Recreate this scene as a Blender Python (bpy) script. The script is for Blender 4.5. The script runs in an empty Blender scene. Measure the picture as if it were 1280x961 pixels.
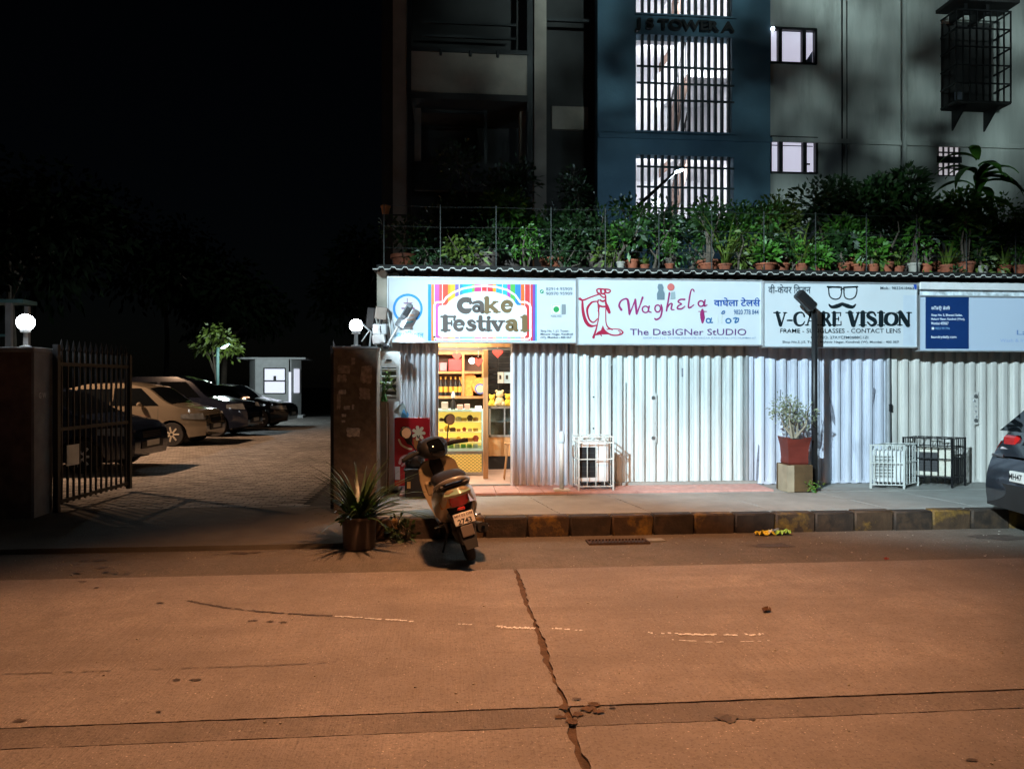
import bpy, bmesh, math, random
from math import radians as R, sin, cos, pi
from mathutils import Vector, Matrix, Euler
random.seed(7)
SC = bpy.context.scene
COL = SC.collection

# ------------------------------------------------------------------ camera
TH, FPX, CU, CV, CAMH = R(5.0), 930.0, 640.0, 478.0, 1.6
cam = bpy.data.cameras.new('camera')
cam.sensor_width = 36; cam.lens = 36*FPX/1280; cam.shift_y = -2.5/1280
cam.clip_start = .05; cam.clip_end = 600
camo = bpy.data.objects.new('camera', cam); COL.objects.link(camo)
camo.location = (0, 0, CAMH); camo.rotation_euler = (R(90), 0, -TH)
SC.camera = camo

# ------------------------------------------------------------------ night sky, moon, exposure
w = bpy.data.worlds.new('World'); SC.world = w; w.use_nodes = True
wn = w.node_tree.nodes; wl = w.node_tree.links
sky = wn.new('ShaderNodeTexSky'); sky.sky_type = 'NISHITA'; sky.sun_disc = False
sky.sun_elevation = R(34); sky.sun_rotation = R(160)
bg = wn['Background']; bg.inputs[1].default_value = 0.00022
wl.new(sky.outputs[0], bg.inputs[0])
sun = bpy.data.lights.new('moon', 'SUN'); sun.energy = .008; sun.angle = R(1); sun.color = (.75, .85, 1)
so = bpy.data.objects.new('moon', sun); COL.objects.link(so)
so.rotation_euler = (R(56), 0, R(-20))
SC.view_settings.view_transform = 'Standard'; SC.view_settings.look = 'None'
SC.view_settings.exposure = 0; SC.view_settings.gamma = 1; SC.view_settings.use_curve_mapping = False
SC.render.engine = 'CYCLES'
SC.cycles.use_denoising = True
SC.cycles.max_bounces = 6; SC.cycles.diffuse_bounces = 3; SC.cycles.glossy_bounces = 3
SC.cycles.transmission_bounces = 4; SC.cycles.transparent_max_bounces = 6
SC.cycles.sample_clamp_indirect = 4

# ------------------------------------------------------------------ helpers
CT, ST = cos(TH), sin(TH)
def ray(u, v):
    r = (u-CU)/FPX
    return (r*CT+ST, -r*ST+CT, (CV-v)/FPX)
def at(u, v, Y):
    d = ray(u, v); t = Y/d[1]
    return Vector((d[0]*t, Y, CAMH+d[2]*t))
def gnd(u, v, z=0.0):
    d = ray(u, v); t = (z-CAMH)/d[2]
    return Vector((d[0]*t, d[1]*t, z))
def X(u, Y): return at(u, CV, Y).x
def Z(u, v, Y): return at(u, v, Y).z

class MB:
    def __init__(s): s.v = []; s.f = []; s.m = []; s.cm = 0
    def add(s, vs, fs):
        b = len(s.v); s.v += [tuple(p) for p in vs]
        for f in fs: s.f.append([b+i for i in f]); s.m.append(s.cm)
        return s
    def box(s, c, size, b=0.0, rot=None):
        hx, hy, hz = [max(q, 1e-4)/2 for q in size]
        c = Vector(c); M = Euler(rot).to_matrix() if rot else None
        def T(p):
            p = Vector(p)
            return tuple((M @ p if M else p)+c)
        if b <= 0:
            vs = [T((x*hx, y*hy, z*hz)) for x in (-1, 1) for y in (-1, 1) for z in (-1, 1)]
            return s.add(vs, [(0,1,3,2),(4,6,7,5),(0,4,5,1),(2,3,7,6),(0,2,6,4),(1,5,7,3)])
        b = min(b, hx*.9, hy*.9, hz*.9)
        vs = []; ix = {}
        for x in (-1, 1):
            for y in (-1, 1):
                for z in (-1, 1):
                    ix[(x, y, z)] = len(vs)
                    vs += [T((x*hx, y*(hy-b), z*(hz-b))), T((x*(hx-b), y*hy, z*(hz-b))), T((x*(hx-b), y*(hy-b), z*hz))]
        fs = []
        def key(a, sa, b_, sb, c_, sc): k = [0, 0, 0]; k[a] = sa; k[b_] = sb; k[c_] = sc; return tuple(k)
        for a in range(3):
            p, q = (a+1) % 3, (a+2) % 3
            for sg in (-1, 1):
                fs.append([ix[key(a, sg, p, i, q, j)]+a for i, j in ((-1,-1),(1,-1),(1,1),(-1,1))])
            for sp in (-1, 1):
                for sq in (-1, 1):
                    k0 = ix[key(a, -1, p, sp, q, sq)]; k1 = ix[key(a, 1, p, sp, q, sq)]
                    fs.append([k0+p, k1+p, k1+q, k0+q])
        for k in ix.values(): fs.append([k, k+1, k+2])
        return s.add(vs, fs)
    def bx(s, x0, x1, y0, y1, z0, z1, b=0.0):
        return s.box(((x0+x1)/2, (y0+y1)/2, (z0+z1)/2), (abs(x1-x0), abs(y1-y0), abs(z1-z0)), b)
    def tube(s, pts, r, n=8, cap=True):
        pts = [Vector(p) for p in pts]; N = len(pts)
        rs = r if isinstance(r, (list, tuple)) else [r]*N
        vs = []; up = Vector((0, 0, 1))
        t0 = (pts[1]-pts[0]).normalized()
        a = t0.cross(up)
        if a.length < 1e-3: a = t0.cross(Vector((1, 0, 0)))
        a.normalize()
        for i in range(N):
            t = (pts[min(i+1, N-1)]-pts[max(i-1, 0)]).normalized()
            a = (a-t*a.dot(t))
            if a.length < 1e-5: a = t.orthogonal()
            a.normalize(); bb = t.cross(a)
            for k in range(n):
                th = 2*pi*k/n
                vs.append(pts[i]+(a*cos(th)+bb*sin(th))*rs[i])
        fs = []
        for i in range(N-1):
            for k in range(n):
                k2 = (k+1) % n
                fs.append((i*n+k, i*n+k2, (i+1)*n+k2, (i+1)*n+k))
        if cap: fs += [tuple(range(n)), tuple(range((N-1)*n, N*n))]
        return s.add(vs, fs)
    def lathe(s, prof, c=(0, 0, 0), n=20, axis='z', close=True):
        vs = []; c = Vector(c)
        for r, h in prof:
            for k in range(n):
                th = 2*pi*k/n
                p = (r*cos(th), r*sin(th), h)
                if axis == 'y': p = (p[0], p[2], p[1])
                if axis == 'x': p = (p[2], p[0], p[1])
                vs.append(Vector(p)+c)
        fs = []; L = len(prof)
        for i in range(L-1):
            for k in range(n):
                k2 = (k+1) % n
                fs.append((i*n+k, i*n+k2, (i+1)*n+k2, (i+1)*n+k))
        if close:
            fs += [tuple(range(n)), tuple(range((L-1)*n, L*n))]
        return s.add(vs, fs)
    def ball(s, c, r, n=14, m=9):
        rr = r if isinstance(r, (list, tuple)) else (r, r, r)
        c = Vector(c); vs = []
        for i in range(m+1):
            ph = pi*i/m
            for k in range(n):
                th = 2*pi*k/n
                q = max(sin(ph), 1e-3)
                vs.append(c+Vector((rr[0]*q*cos(th), rr[1]*q*sin(th), rr[2]*cos(ph))))
        fs = []
        for i in range(m):
            for k in range(n):
                k2 = (k+1) % n
                fs.append((i*n+k, i*n+k2, (i+1)*n+k2, (i+1)*n+k))
        return s.add(vs, fs)
    def grid(s, P):
        nx = len(P); ny = len(P[0])
        vs = [p for row in P for p in row]
        return s.add(vs, [(i*ny+j, (i+1)*ny+j, (i+1)*ny+j+1, i*ny+j+1) for i in range(nx-1) for j in range(ny-1)])
    def prism(s, poly, d):
        # polygon points (3-D), extruded along vector d
        d = Vector(d); n = len(poly); a = [Vector(p) for p in poly]; b = [p+d for p in a]
        return s.add(a+b, [tuple(range(n)), tuple(range(2*n-1, n-1, -1))]+[(i, (i+1) % n, n+(i+1) % n, n+i) for i in range(n)])
    def loft(s, secs, cap=True):
        n = len(secs[0]); vs = [p for q in secs for p in q]; fs = []
        for i in range(len(secs)-1):
            for k in range(n):
                k2 = (k+1) % n
                fs.append((i*n+k, i*n+k2, (i+1)*n+k2, (i+1)*n+k))
        if cap: fs += [tuple(range(n)), tuple(range((len(secs)-1)*n, len(secs)*n))]
        return s.add(vs, fs)
    def mesh(s, name='m', smooth=False, recalc=True):
        me = bpy.data.meshes.new(name); me.from_pydata(s.v, [], s.f)
        me.polygons.foreach_set('material_index', s.m)
        if recalc:
            bm = bmesh.new(); bm.from_mesh(me); bmesh.ops.recalc_face_normals(bm, faces=bm.faces); bm.to_mesh(me); bm.free()
        if smooth is True: me.polygons.foreach_set('use_smooth', [True]*len(me.polygons))
        elif smooth:
            me.polygons.foreach_set('use_smooth', [True]*len(me.polygons))
            try: me.set_sharp_from_angle(angle=R(smooth))
            except Exception: pass
        me.update(); return me
    def build(s, name, mt, parent=None, smooth=False, recalc=True, label=None, cat=None, group=None, kind=None, loc=None):
        me = s.mesh(name, smooth, recalc)
        for q in (mt if isinstance(mt, (list, tuple)) else [mt]): me.materials.append(q)
        return link(name, me, parent, label, cat, group, kind, loc)
def link(name, me, parent=None, label=None, cat=None, group=None, kind=None, loc=None, rot=None):
    o = bpy.data.objects.new(name, me); COL.objects.link(o)
    if parent is not None: o.parent = parent
    if loc is not None: o.location = loc
    if rot is not None: o.rotation_euler = rot
    tag(o, label, cat, group, kind); return o
def tag(o, label=None, cat=None, group=None, kind=None):
    if label: o['label'] = label
    if cat: o['category'] = cat
    if group: o['group'] = group
    if kind: o['kind'] = kind
    return o
def thing(name, label, cat, loc=(0, 0, 0), rot=(0, 0, 0), group=None, kind=None):
    o = bpy.data.objects.new(name, None); COL.objects.link(o); o.empty_display_size = .1
    o.location = loc; o.rotation_euler = rot
    return tag(o, label, cat, group, kind)
def copy_tree(o, parent=None):
    c = o.copy(); COL.objects.link(c); c.parent = parent
    for ch in list(o.children): copy_tree(ch, c)
    return c
def lamp(name, typ, energy, color, loc, parent=None, target=None, **kw):
    l = bpy.data.lights.new(name, typ); l.energy = energy; l.color = color
    for k, q in kw.items(): setattr(l, k, q)
    o = bpy.data.objects.new(name, l); COL.objects.link(o); o.location = loc
    if parent is not None: o.parent = parent
    if target is not None:
        d = Vector(target)-Vector(loc); o.rotation_euler = d.to_track_quat('-Z', 'Y').to_euler()
    return o

# ------------------------------------------------------------------ materials
MATS = {}
def srgb(r, g, b):
    return tuple((c/255/12.92 if c/255 <= .04045 else ((c/255+.055)/1.055)**2.4) for c in (r, g, b))
def mat(name, col, rough=.6, metal=0., var=.12, scale=5., bump=0., bscale=60., coat=0., spec=.5, emit=None, es=0., stretch=(1, 1, 1), dirt=0., dirtcol=(.08, .06, .045), dscale=2.5, fine=0.0):
    if name in MATS: return MATS[name]
    m = bpy.data.materials.new(name); m.use_nodes = True; MATS[name] = m
    N = m.node_tree.nodes; L = m.node_tree.links; b = N['Principled BSDF']
    b.inputs['Roughness'].default_value = rough; b.inputs['Metallic'].default_value = metal
    b.inputs['Coat Weight'].default_value = coat; b.inputs['Coat Roughness'].default_value = .08
    b.inputs['Specular IOR Level'].default_value = spec
    geo = N.new('ShaderNodeNewGeometry'); mp = N.new('ShaderNodeMapping'); mp.inputs['Scale'].default_value = stretch
    L.new(geo.outputs['Position'], mp.inputs[0])
    def noise(sc, det=4, rg=.55):
        n = N.new('ShaderNodeTexNoise'); n.inputs['Scale'].default_value = sc; n.inputs['Detail'].default_value = det; n.inputs['Roughness'].default_value = rg
        L.new(mp.outputs[0], n.inputs['Vector']); return n
    def mix(fac, a, c):
        x = N.new('ShaderNodeMix'); x.data_type = 'RGBA'
        L.new(fac, x.inputs[0])
        for sock, val in ((x.inputs[6], a), (x.inputs[7], c)):
            if isinstance(val, tuple): sock.default_value = (*val, 1)
            else: L.new(val, sock)
        return x.outputs[2]
    def ramp(sock, a, c):
        r = N.new('ShaderNodeMapRange'); r.inputs[1].default_value = a; r.inputs[2].default_value = c; r.clamp = True
        L.new(sock, r.inputs[0]); return r.outputs[0]
    out = col
    if var > 0:
        n = noise(scale)
        lo = tuple(c*(1-var) for c in col); hi = tuple(min(1, c*(1+var)) for c in col)
        out = mix(ramp(n.outputs[0], .3, .7), lo, hi)
    if fine > 0:
        n = noise(220, 2, .6)
        out = mix(ramp(n.outputs[0], .62, .75), out, tuple(min(1, c*(1+fine*3)) for c in col))
        n = noise(150, 2, .6)
        out = mix(ramp(n.outputs[0], .6, .75), out, tuple(c*(1-min(.8, fine*1.5)) for c in col))
    if dirt > 0:
        n = noise(dscale, 8, .65)
        d = ramp(n.outputs[0], .52, .75)
        k = N.new('ShaderNodeMath'); k.operation = 'MULTIPLY'; k.inputs[1].default_value = dirt; L.new(d, k.inputs[0])
        out = mix(k.outputs[0], out, dirtcol)
    if isinstance(out, tuple): b.inputs['Base Color'].default_value = (*out, 1)
    else: L.new(out, b.inputs['Base Color'])
    if bump > 0:
        n = noise(bscale, 5); bp = N.new('ShaderNodeBump'); bp.inputs['Strength'].default_value = bump; bp.inputs['Distance'].default_value = .01
        L.new(n.outputs[0], bp.inputs['Height']); L.new(bp.outputs[0], b.inputs['Normal'])
    if emit:
        b.inputs['Emission Color'].default_value = (*emit, 1); b.inputs['Emission Strength'].default_value = es
    return m
def glass(name, tint=(.9, .95, .95), rough=.02, alpha=.25):
    if name in MATS: return MATS[name]
    m = bpy.data.materials.new(name); m.use_nodes = True; MATS[name] = m
    N = m.node_tree.nodes; L = m.node_tree.links
    g = N.new('ShaderNodeBsdfGlossy'); g.inputs['Roughness'].default_value = rough
    t = N.new('ShaderNodeBsdfTransparent'); t.inputs[0].default_value = (*tint, 1)
    lw = N.new('ShaderNodeLayerWeight'); lw.inputs[0].default_value = alpha
    x = N.new('ShaderNodeMixShader'); L.new(lw.outputs['Fresnel'], x.inputs[0]); L.new(t.outputs[0], x.inputs[1]); L.new(g.outputs[0], x.inputs[2])
    L.new(x.outputs[0], N['Material Output'].inputs[0]); return m

def concrete(name, col, patch, seedoff=0.):
    m = bpy.data.materials.new(name); m.use_nodes = True; MATS[name] = m
    N = m.node_tree.nodes; L = m.node_tree.links; b = N['Principled BSDF']; b.inputs['Roughness'].default_value = .8; b.inputs['Specular IOR Level'].default_value = .35
    geo = N.new('ShaderNodeNewGeometry')
    def noise(sc, det, rg, st=(1, 1, 1)):
        mp = N.new('ShaderNodeMapping'); mp.inputs['Scale'].default_value = st; mp.inputs['Location'].default_value = (seedoff, seedoff, 0); L.new(geo.outputs['Position'], mp.inputs[0])
        n = N.new('ShaderNodeTexNoise'); n.inputs['Scale'].default_value = sc; n.inputs['Detail'].default_value = det; n.inputs['Roughness'].default_value = rg; L.new(mp.outputs[0], n.inputs['Vector']); return n.outputs[0]
    def rng(s_, a, c, lo=0., hi=1.):
        r = N.new('ShaderNodeMapRange'); r.clamp = True
        for k, v in zip((1, 2, 3, 4), (a, c, lo, hi)): r.inputs[k].default_value = v
        L.new(s_, r.inputs[0]); return r.outputs[0]
    def mul(a, c):
        k = N.new('ShaderNodeMath'); k.operation = 'MULTIPLY'; L.new(a, k.inputs[0]); L.new(c, k.inputs[1]); return k.outputs[0]
    def mix(fac, a, c):
        x = N.new('ShaderNodeMix'); x.data_type = 'RGBA'; L.new(fac, x.inputs[0])
        for sock, val in ((x.inputs[6], a), (x.inputs[7], c)):
            if isinstance(val, tuple): sock.default_value = (*val, 1)
            else: L.new(val, sock)
        return x.outputs[2]
    sc = lambda k: tuple(c*k for c in col)
    o = mix(rng(noise(.55, 5, .6), .35, .68), sc(.74), sc(1.18))
    o = mix(rng(noise(3.5, 7, .7), .42, .75, 0, .75), o, sc(patch))
    o = mix(mul(rng(noise(9, 3, .6, (6, .28, 1)), .5, .72), rng(noise(.8, 2, .5), .45, .62, .15, .8)), o, sc(.66))
    o = mix(rng(noise(1.0, 4, .6, (.22, 1.5, 1)), .46, .7, 0, .7), o, sc(.62))
    o = mix(rng(noise(1.6, 6, .7), .58, .74, 0, .6), o, sc(.5))
    o = mix(rng(noise(26, 5, .75), .5, .72, 0, .75), o, sc(.5))
    o = mix(rng(noise(60, 3, .7), .55, .68, 0, .85), o, sc(.36))
    o = mix(mul(rng(noise(70, 2, .5), .67, .72), rng(noise(2.2, 3, .6), .4, .6, .2, 1)), o, tuple(min(1, c*2.3) for c in col))
    L.new(o, b.inputs['Base Color'])
    bp = N.new('ShaderNodeBump'); bp.inputs['Strength'].default_value = .8; bp.inputs['Distance'].default_value = .012
    L.new(noise(60, 6, .7), bp.inputs['Height']); bp2 = N.new('ShaderNodeBump'); bp2.inputs['Strength'].default_value = .5; bp2.inputs['Distance'].default_value = .01
    L.new(noise(14, 2, .5, (7, .3, 1)), bp2.inputs['Height']); L.new(bp.outputs[0], bp2.inputs['Normal']); L.new(bp2.outputs[0], b.inputs['Normal'])
    return m
M_conc = concrete('road_concrete', (.36, .315, .285), .6)
M_conc2 = concrete('strip_concrete', (.27, .235, .21), .55, 3.7)
M_tar = mat('joint_filler', (.11, .066, .04), .95, var=.4, scale=20, bump=.8, bscale=70)
M_asph = concrete('gutter_asphalt', (.215, .185, .15), .55, 9.1)
M_foot = mat('footpath_cement', (.29, .29, .265), .85, var=.14, scale=3, bump=.35, bscale=60, dirt=.35, dirtcol=(.17, .16, .14), dscale=2.2, fine=.12)
M_pink = mat('pink_tile', (.52, .30, .26), .55, var=.14, scale=9, bump=.1, dirt=.2, dirtcol=(.3, .2, .17))
M_kerb_c = mat('kerb_black_paint', (.028, .018, .011), .75, var=.4, scale=10, bump=.6, bscale=40, dirt=.6, dirtcol=(.09, .048, .02), dscale=5)
M_kerb_y = mat('kerb_yellow_paint', (.05, .028, .013), .75, var=.35, scale=10, bump=.6, bscale=40, dirt=.7, dirtcol=(.40, .22, .02), dscale=4.2)
M_pave = mat('paver', (.26, .24, .215), .8, var=.3, scale=4.5, bump=.3, dirt=.85, dirtcol=(.06, .058, .052), dscale=.55)
M_ramp = mat('driveway_cement', (.11, .095, .075), .88, var=.25, scale=2, bump=.5, bscale=40, dirt=.4, dirtcol=(.05, .045, .038), dscale=1.6)
M_dark = mat('dark_soil', (.03, .028, .024), .95)
M_pillar = mat('pillar_granite', (.19, .145, .105), .7, var=.3, scale=14, bump=.3, bscale=80, dirt=.4, dirtcol=(.04, .03, .02), dscale=5)
M_wallbrown = mat('compound_wall_render', (.19, .145, .125), .85, var=.3, scale=6, bump=.4, dirt=.3, dirtcol=(.025, .02, .018))
M_wallgrey = mat('lit_end_and_trim', (.3, .3, .3), .8, var=.2, scale=5, bump=.3)
M_black = mat('black_metal', (.012, .012, .013), .45, var=.2, metal=0.)
M_blackp = mat('black_plastic', (.015, .014, .014), .5, var=.2, bump=.1, bscale=200)
M_seat = mat('seat_vinyl', (.02, .015, .012), .55, spec=.25, var=.2, bump=.15, bscale=150)
M_rubber = mat('rubber', (.012, .011, .011), .8, var=.3, bump=.3, bscale=150)
M_alu = mat('aluminium', (.55, .57, .58), .4, metal=.6, var=.1)
M_chrome = mat('chrome', (.7, .7, .7), .15, metal=1, var=0)
M_sign = mat('sign_face', (.60, .655, .68), .35, var=.05, scale=1.5, dirt=.12, dirtcol=(.5, .54, .56), dscale=1.2, spec=.4)
M_sign4 = mat('sign_face_blue_white', (.48, .57, .68), .3, var=.03, scale=1.0)
M_white = mat('white_paint', (.72, .73, .72), .5, var=.08, dirt=.25, dirtcol=(.4, .38, .33), dscale=7)
M_whitec = mat('white_cage', (.62, .64, .60), .5, var=.1, dirt=.35, dirtcol=(.33, .27, .19), dscale=12)
def shutter_mat(n, c, d, ds, dc=(.4, .38, .35)):
    return mat(n, c, .5, var=.18, scale=5, stretch=(1, 1, .16), dirt=min(.9, d+.3), dirtcol=dc, dscale=ds*1.5, bump=.25, bscale=22, spec=.35)
M_sh1 = shutter_mat('shutter_white', (.66, .66, .69), .3, 3)
M_sh2 = shutter_mat('shutter_pale_green', (.62, .66, .645), .4, 3.2)
M_sh3 = shutter_mat('shutter_pale_blue', (.59, .62, .70), .55, 3.6, (.28, .29, .33))
M_sh4 = shutter_mat('shutter_cream', (.56, .545, .50), .45, 3.2)
M_beige = mat('beige_plaster', (.40, .36, .29), .8, var=.15, dirt=.3, dirtcol=(.2, .17, .13))
M_lintel = mat('lintel_brown', (.16, .11, .08), .8, var=.3, bump=.2)
M_roof = mat('awning_sheet', (.007, .006, .005), .8, var=.3, dirt=.3)
M_roofedge = mat('awning_rim', (.42, .42, .38), .5, var=.3, scale=20)
M_plaster = mat('building_white', (.43, .43, .40), .85, var=.16, scale=2.2, dirt=.7, dirtcol=(.20, .195, .17), dscale=1.7, bump=.3, bscale=25, stretch=(1.5, 1.5, .3))
M_blue = mat('building_blue', (.075, .15, .205), .8, var=.14, scale=1.5, dirt=.25, dirtcol=(.05, .1, .13), bump=.25, bscale=25)
M_brownwall = mat('building_brown', (.25, .21, .175), .85, var=.2, scale=2, dirt=.4, dirtcol=(.12, .1, .085), dscale=1.5, bump=.2)
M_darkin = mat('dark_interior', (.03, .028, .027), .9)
M_slat = mat('window_slat_teal', (.02, .035, .04), .7, var=.2)
M_room = mat('stairwell_white', (.72, .72, .74), .8, var=.05)
M_brown = mat('stair_brown', (.16, .10, .075), .7, var=.2)
M_pane = mat('lit_frosted_pane', (.7, .68, .75), .5, var=.04, emit=(.82, .80, 1.0), es=.62)
M_pane2 = mat('lit_booth_pane', (.7, .72, .75), .5, var=.03, emit=(.80, .84, 1.0), es=.8)
M_frame = mat('window_frame_black', (.008, .008, .009), .5, var=.1)
M_leaf1 = mat('leaf_green', (.045, .14, .012), .5, var=.45, scale=7)
M_leaf2 = mat('leaf_dark', (.014, .042, .008), .5, var=.45, scale=5)
M_leaf3 = mat('leaf_yellow_green', (.085, .13, .018), .5, var=.4, scale=8)
M_leaf4 = mat('leaf_grey_green', (.20, .23, .14), .6, var=.35, scale=18)
M_leaf5 = mat('blade_green', (.035, .065, .018), .38, var=.4, scale=10)
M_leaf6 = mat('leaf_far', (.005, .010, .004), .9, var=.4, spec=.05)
M_bark = mat('bark', (.09, .07, .05), .9, var=.3, scale=15, bump=.4)
M_terra = mat('terracotta', (.27, .075, .033), .8, var=.35, scale=9, dirt=.75, dirtcol=(.08, .05, .035), dscale=6)
M_plpot = mat('dark_plant_pot', (.075, .055, .045), .7, var=.25, scale=8, dirt=.4, dirtcol=(.035, .028, .024))
M_soil = mat('potting_soil', (.02, .014, .01), .95)
M_gold = mat('scooter_gold_paint', (.36, .275, .165), .3, metal=.25, var=.06, coat=.5, bump=0)
M_red = mat('tail_red', (.5, .014, .012), .2, var=.05, coat=.5)
M_lens = mat('clear_lens_glint', (.30, .45, .33), .12, var=.05, coat=.6)  # green tint is a reflection put into the lens colour
M_plate = mat('number_plate', (.75, .72, .66), .45, var=.06, dirt=.2, dirtcol=(.45, .4, .33), dscale=20)
M_ink = mat('ink_black', (.012, .012, .014), .5, var=0)
M_wood = mat('shop_wood', (.46, .23, .09), .5, var=.25, scale=4, stretch=(4, 4, .5))
M_yel = mat('lit_display', (.85, .6, .2), .5, var=.05, emit=(1, .66, .14), es=.6)
M_fred = mat('freezer_red', (.50, .012, .018), .35, var=.06, coat=.3)
M_steel = mat('steel', (.45, .46, .46), .3, metal=.8, var=.08)
M_glass = glass('clear_glass')
M_cglass = mat('car_glass', (.004, .005, .006), .03, var=0, spec=.5)

def ink(name, r, g, b, rough=.45): return mat('ink_'+name, srgb(r, g, b), rough, var=.05)

# ------------------------------------------------------------------ flat print on signs: shapes given on the sign plane
class Print:
    def __init__(s, Y, parent): s.Y = Y; s.k = 0; s.p = parent
    def lay(s): s.k += 1; return s.Y-.001-.00014*s.k
    def P(s, u, v, y): q = at(u, v, s.Y); return (q.x, y, q.z)
    def poly(s, pts, mt, name='print'):
        y = s.lay(); mb = MB(); mb.add([s.P(u, v, y) for u, v in pts], [tuple(range(len(pts)))])
        return mb.build(name, mt, s.p)
    def rects(s, rs, mt, name='print'):
        y = s.lay(); mb = MB()
        for (a, b, c, d) in rs: mb.add([s.P(a, b, y), s.P(c, b, y), s.P(c, d, y), s.P(a, d, y)], [(0, 1, 2, 3)])
        return mb.build(name, mt, s.p)
    def strokes(s, lst, mt, name='lettering'):
        # each: (points, width or widths, smooth?)
        mb = MB()
        for pts, wd, sm in lst:
            y = s.lay()
            if sm: pts, wd = smooth(pts, wd)
            if not isinstance(wd, (list, tuple)): wd = [wd]*len(pts)
            n = len(pts); Lp = []; Rp = []
            for i in range(n):
                a = pts[max(i-1, 0)]; b = pts[min(i+1, n-1)]
                tx, ty = b[0]-a[0], b[1]-a[1]; l = math.hypot(tx, ty) or 1
                nx, ny = -ty/l, tx/l; h = wd[i]/2
                Lp.append((pts[i][0]+nx*h, pts[i][1]+ny*h)); Rp.append((pts[i][0]-nx*h, pts[i][1]-ny*h))
            vs = [s.P(*q, y) for q in Lp]+[s.P(*q, y) for q in Rp]
            mb.add(vs, [(i, i+1, n+i+1, n+i) for i in range(n-1)])
            for e, o in ((0, 1), (n-1, n-2)):
                if wd[e] < .9: continue
                cx, cy = pts[e]; ang = math.atan2(cy-pts[o][1], cx-pts[o][0]); h = wd[e]/2
                fan = [s.P(cx+h*cos(ang+t), cy+h*sin(ang+t), y) for t in [(-.5+k/6)*pi for k in range(7)]]
                mb.add(fan, [tuple(range(7))])
        return mb.build(name, mt, s.p)
    def text(s, body, box, mt, bold=0., shear=0., name='lettering', keep=False):
        y = s.lay(); me = text_mesh(body, bold, shear)
        u0, v0, u1, v1 = box
        xs = [v.co.x for v in me.vertices]; ys = [v.co.y for v in me.vertices]
        a, b, c, d = min(xs), max(xs), min(ys), max(ys)
        for v in me.vertices:
            v.co = s.P(u0+(v.co.x-a)/(b-a)*(u1-u0), v1+(v.co.y-c)/(d-c)*(v0-v1), y)
        me.materials.append(mt); me.update()
        return link(name, me, s.p)
def text_mesh(body, bold=0., shear=0., extrude=0.):
    c = bpy.data.curves.new('t', 'FONT'); c.body = body; c.offset = bold; c.shear = shear; c.extrude = extrude; c.resolution_u = 3
    o = bpy.data.objects.new('t', c); COL.objects.link(o)
    me = bpy.data.meshes.new_from_object(o.evaluated_get(bpy.context.evaluated_depsgraph_get()))
    bpy.data.objects.remove(o); bpy.data.curves.remove(c); return me
def smooth(pts, wd, k=5):
    n = len(pts); W = wd if isinstance(wd, (list, tuple)) else [wd]*n
    op = []; ow = []
    for i in range(n-1):
        p0, p1, p2, p3 = pts[max(i-1, 0)], pts[i], pts[i+1], pts[min(i+2, n-1)]
        for j in range(k):
            t = j/k
            op.append(tuple(.5*((2*p1[q])+(-p0[q]+p2[q])*t+(2*p0[q]-5*p1[q]+4*p2[q]-p3[q])*t*t+(-p0[q]+3*p1[q]-3*p2[q]+p3[q])*t**3) for q in (0, 1)))
            ow.append(W[i]*(1-t)+W[i+1]*t)
    op.append(tuple(pts[-1])); ow.append(W[-1]); return op, ow
def arc(cx, cy, r, a0, a1, n=16, ry=None):
    ry = ry or r
    return [(cx+r*cos(R(a0+(a1-a0)*i/n)), cy-ry*sin(R(a0+(a1-a0)*i/n))) for i in range(n+1)]
def disc(cx, cy, r, n=20, ry=None): return arc(cx, cy, r, 0, 360*(n-1)/n, n-1, ry)

# ------------------------------------------------------------------ street lamps behind the camera (their light is what the photograph shows on road, shop fronts and wall)
def street_lamp(base, head, target, energy, color, size, blend, label, hcol, sx=1., sy=1., soft=.09):
    t = thing('street_lamp', label, 'street lamp', base)
    b = Vector(base); h = Vector(head)-b
    MB().tube([(0, 0, 0), (0, 0, h.z*.55), (0, 0, h.z+.1)], [.09, .075, .055], 12).build('pole', M_black, t, True)
    MB().tube([(0, 0, h.z), (h.x*.5, h.y*.5, h.z+.18), (h.x, h.y, h.z+.12)], .03, 8).build('arm', M_black, t, True)
    MB().box((h.x, h.y, h.z+.1), (.5, .24, .09), .03).build('lamp_head', M_alu, t)
    MB().box((h.x, h.y, h.z+.045), (.4, .18, .015)).build('lens', hcol, t)
    d = Vector(target)-Vector(head)
    l = lamp('light', 'SPOT', energy, color, h+Vector((0, 0, -.02)), t, None, spot_size=R(size), spot_blend=blend, shadow_soft_size=soft)
    l.rotation_euler = d.to_track_quat('-Z', 'Y').to_euler(); l.scale = (sx, sy, 1)
    return t
M_sod = mat('sodium_lens', (.8, .5, .2), .4, var=0, emit=(1, .5, .15), es=4)
M_ledl = mat('led_lens', (.8, .8, .8), .4, var=0, emit=(.8, .9, 1), es=4)
SOD = (1.0, .45, .20)
street_lamp((2.4, -2.6, 0), (.7, 5.0, 5.9), (.4, 5.3, 0), 2050, SOD, 74, .6, 'tall black street lamp with orange lamp arching over the road', M_sod, 1.85, 1., .24)
street_lamp((-12.6, 15.6, 0), (-11.0, 16.0, 6.6), (-5.6, 17.2, 0), 5600, (1.0, .60, .36), 98, .8, 'tall lamp inside the parking court left of the gate', M_sod)
street_lamp((-8.2, -4.8, 0), (-6.6, -4.2, 8.0), (5.2, 9.7, 1.45), 28500, (.66, .885, 1.0), 38, .5, 'tall black street lamp with white lamp facing the shops', M_ledl, 1., .40)
street_lamp((6.0, -10.6, 0), (4.2, -10, 6.6), (5.6, 12.6, 7.3), 23500, (.70, .97, .98), 32, .6, 'black street lamp beyond the street tree', M_ledl, 1., .62, .2)

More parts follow.
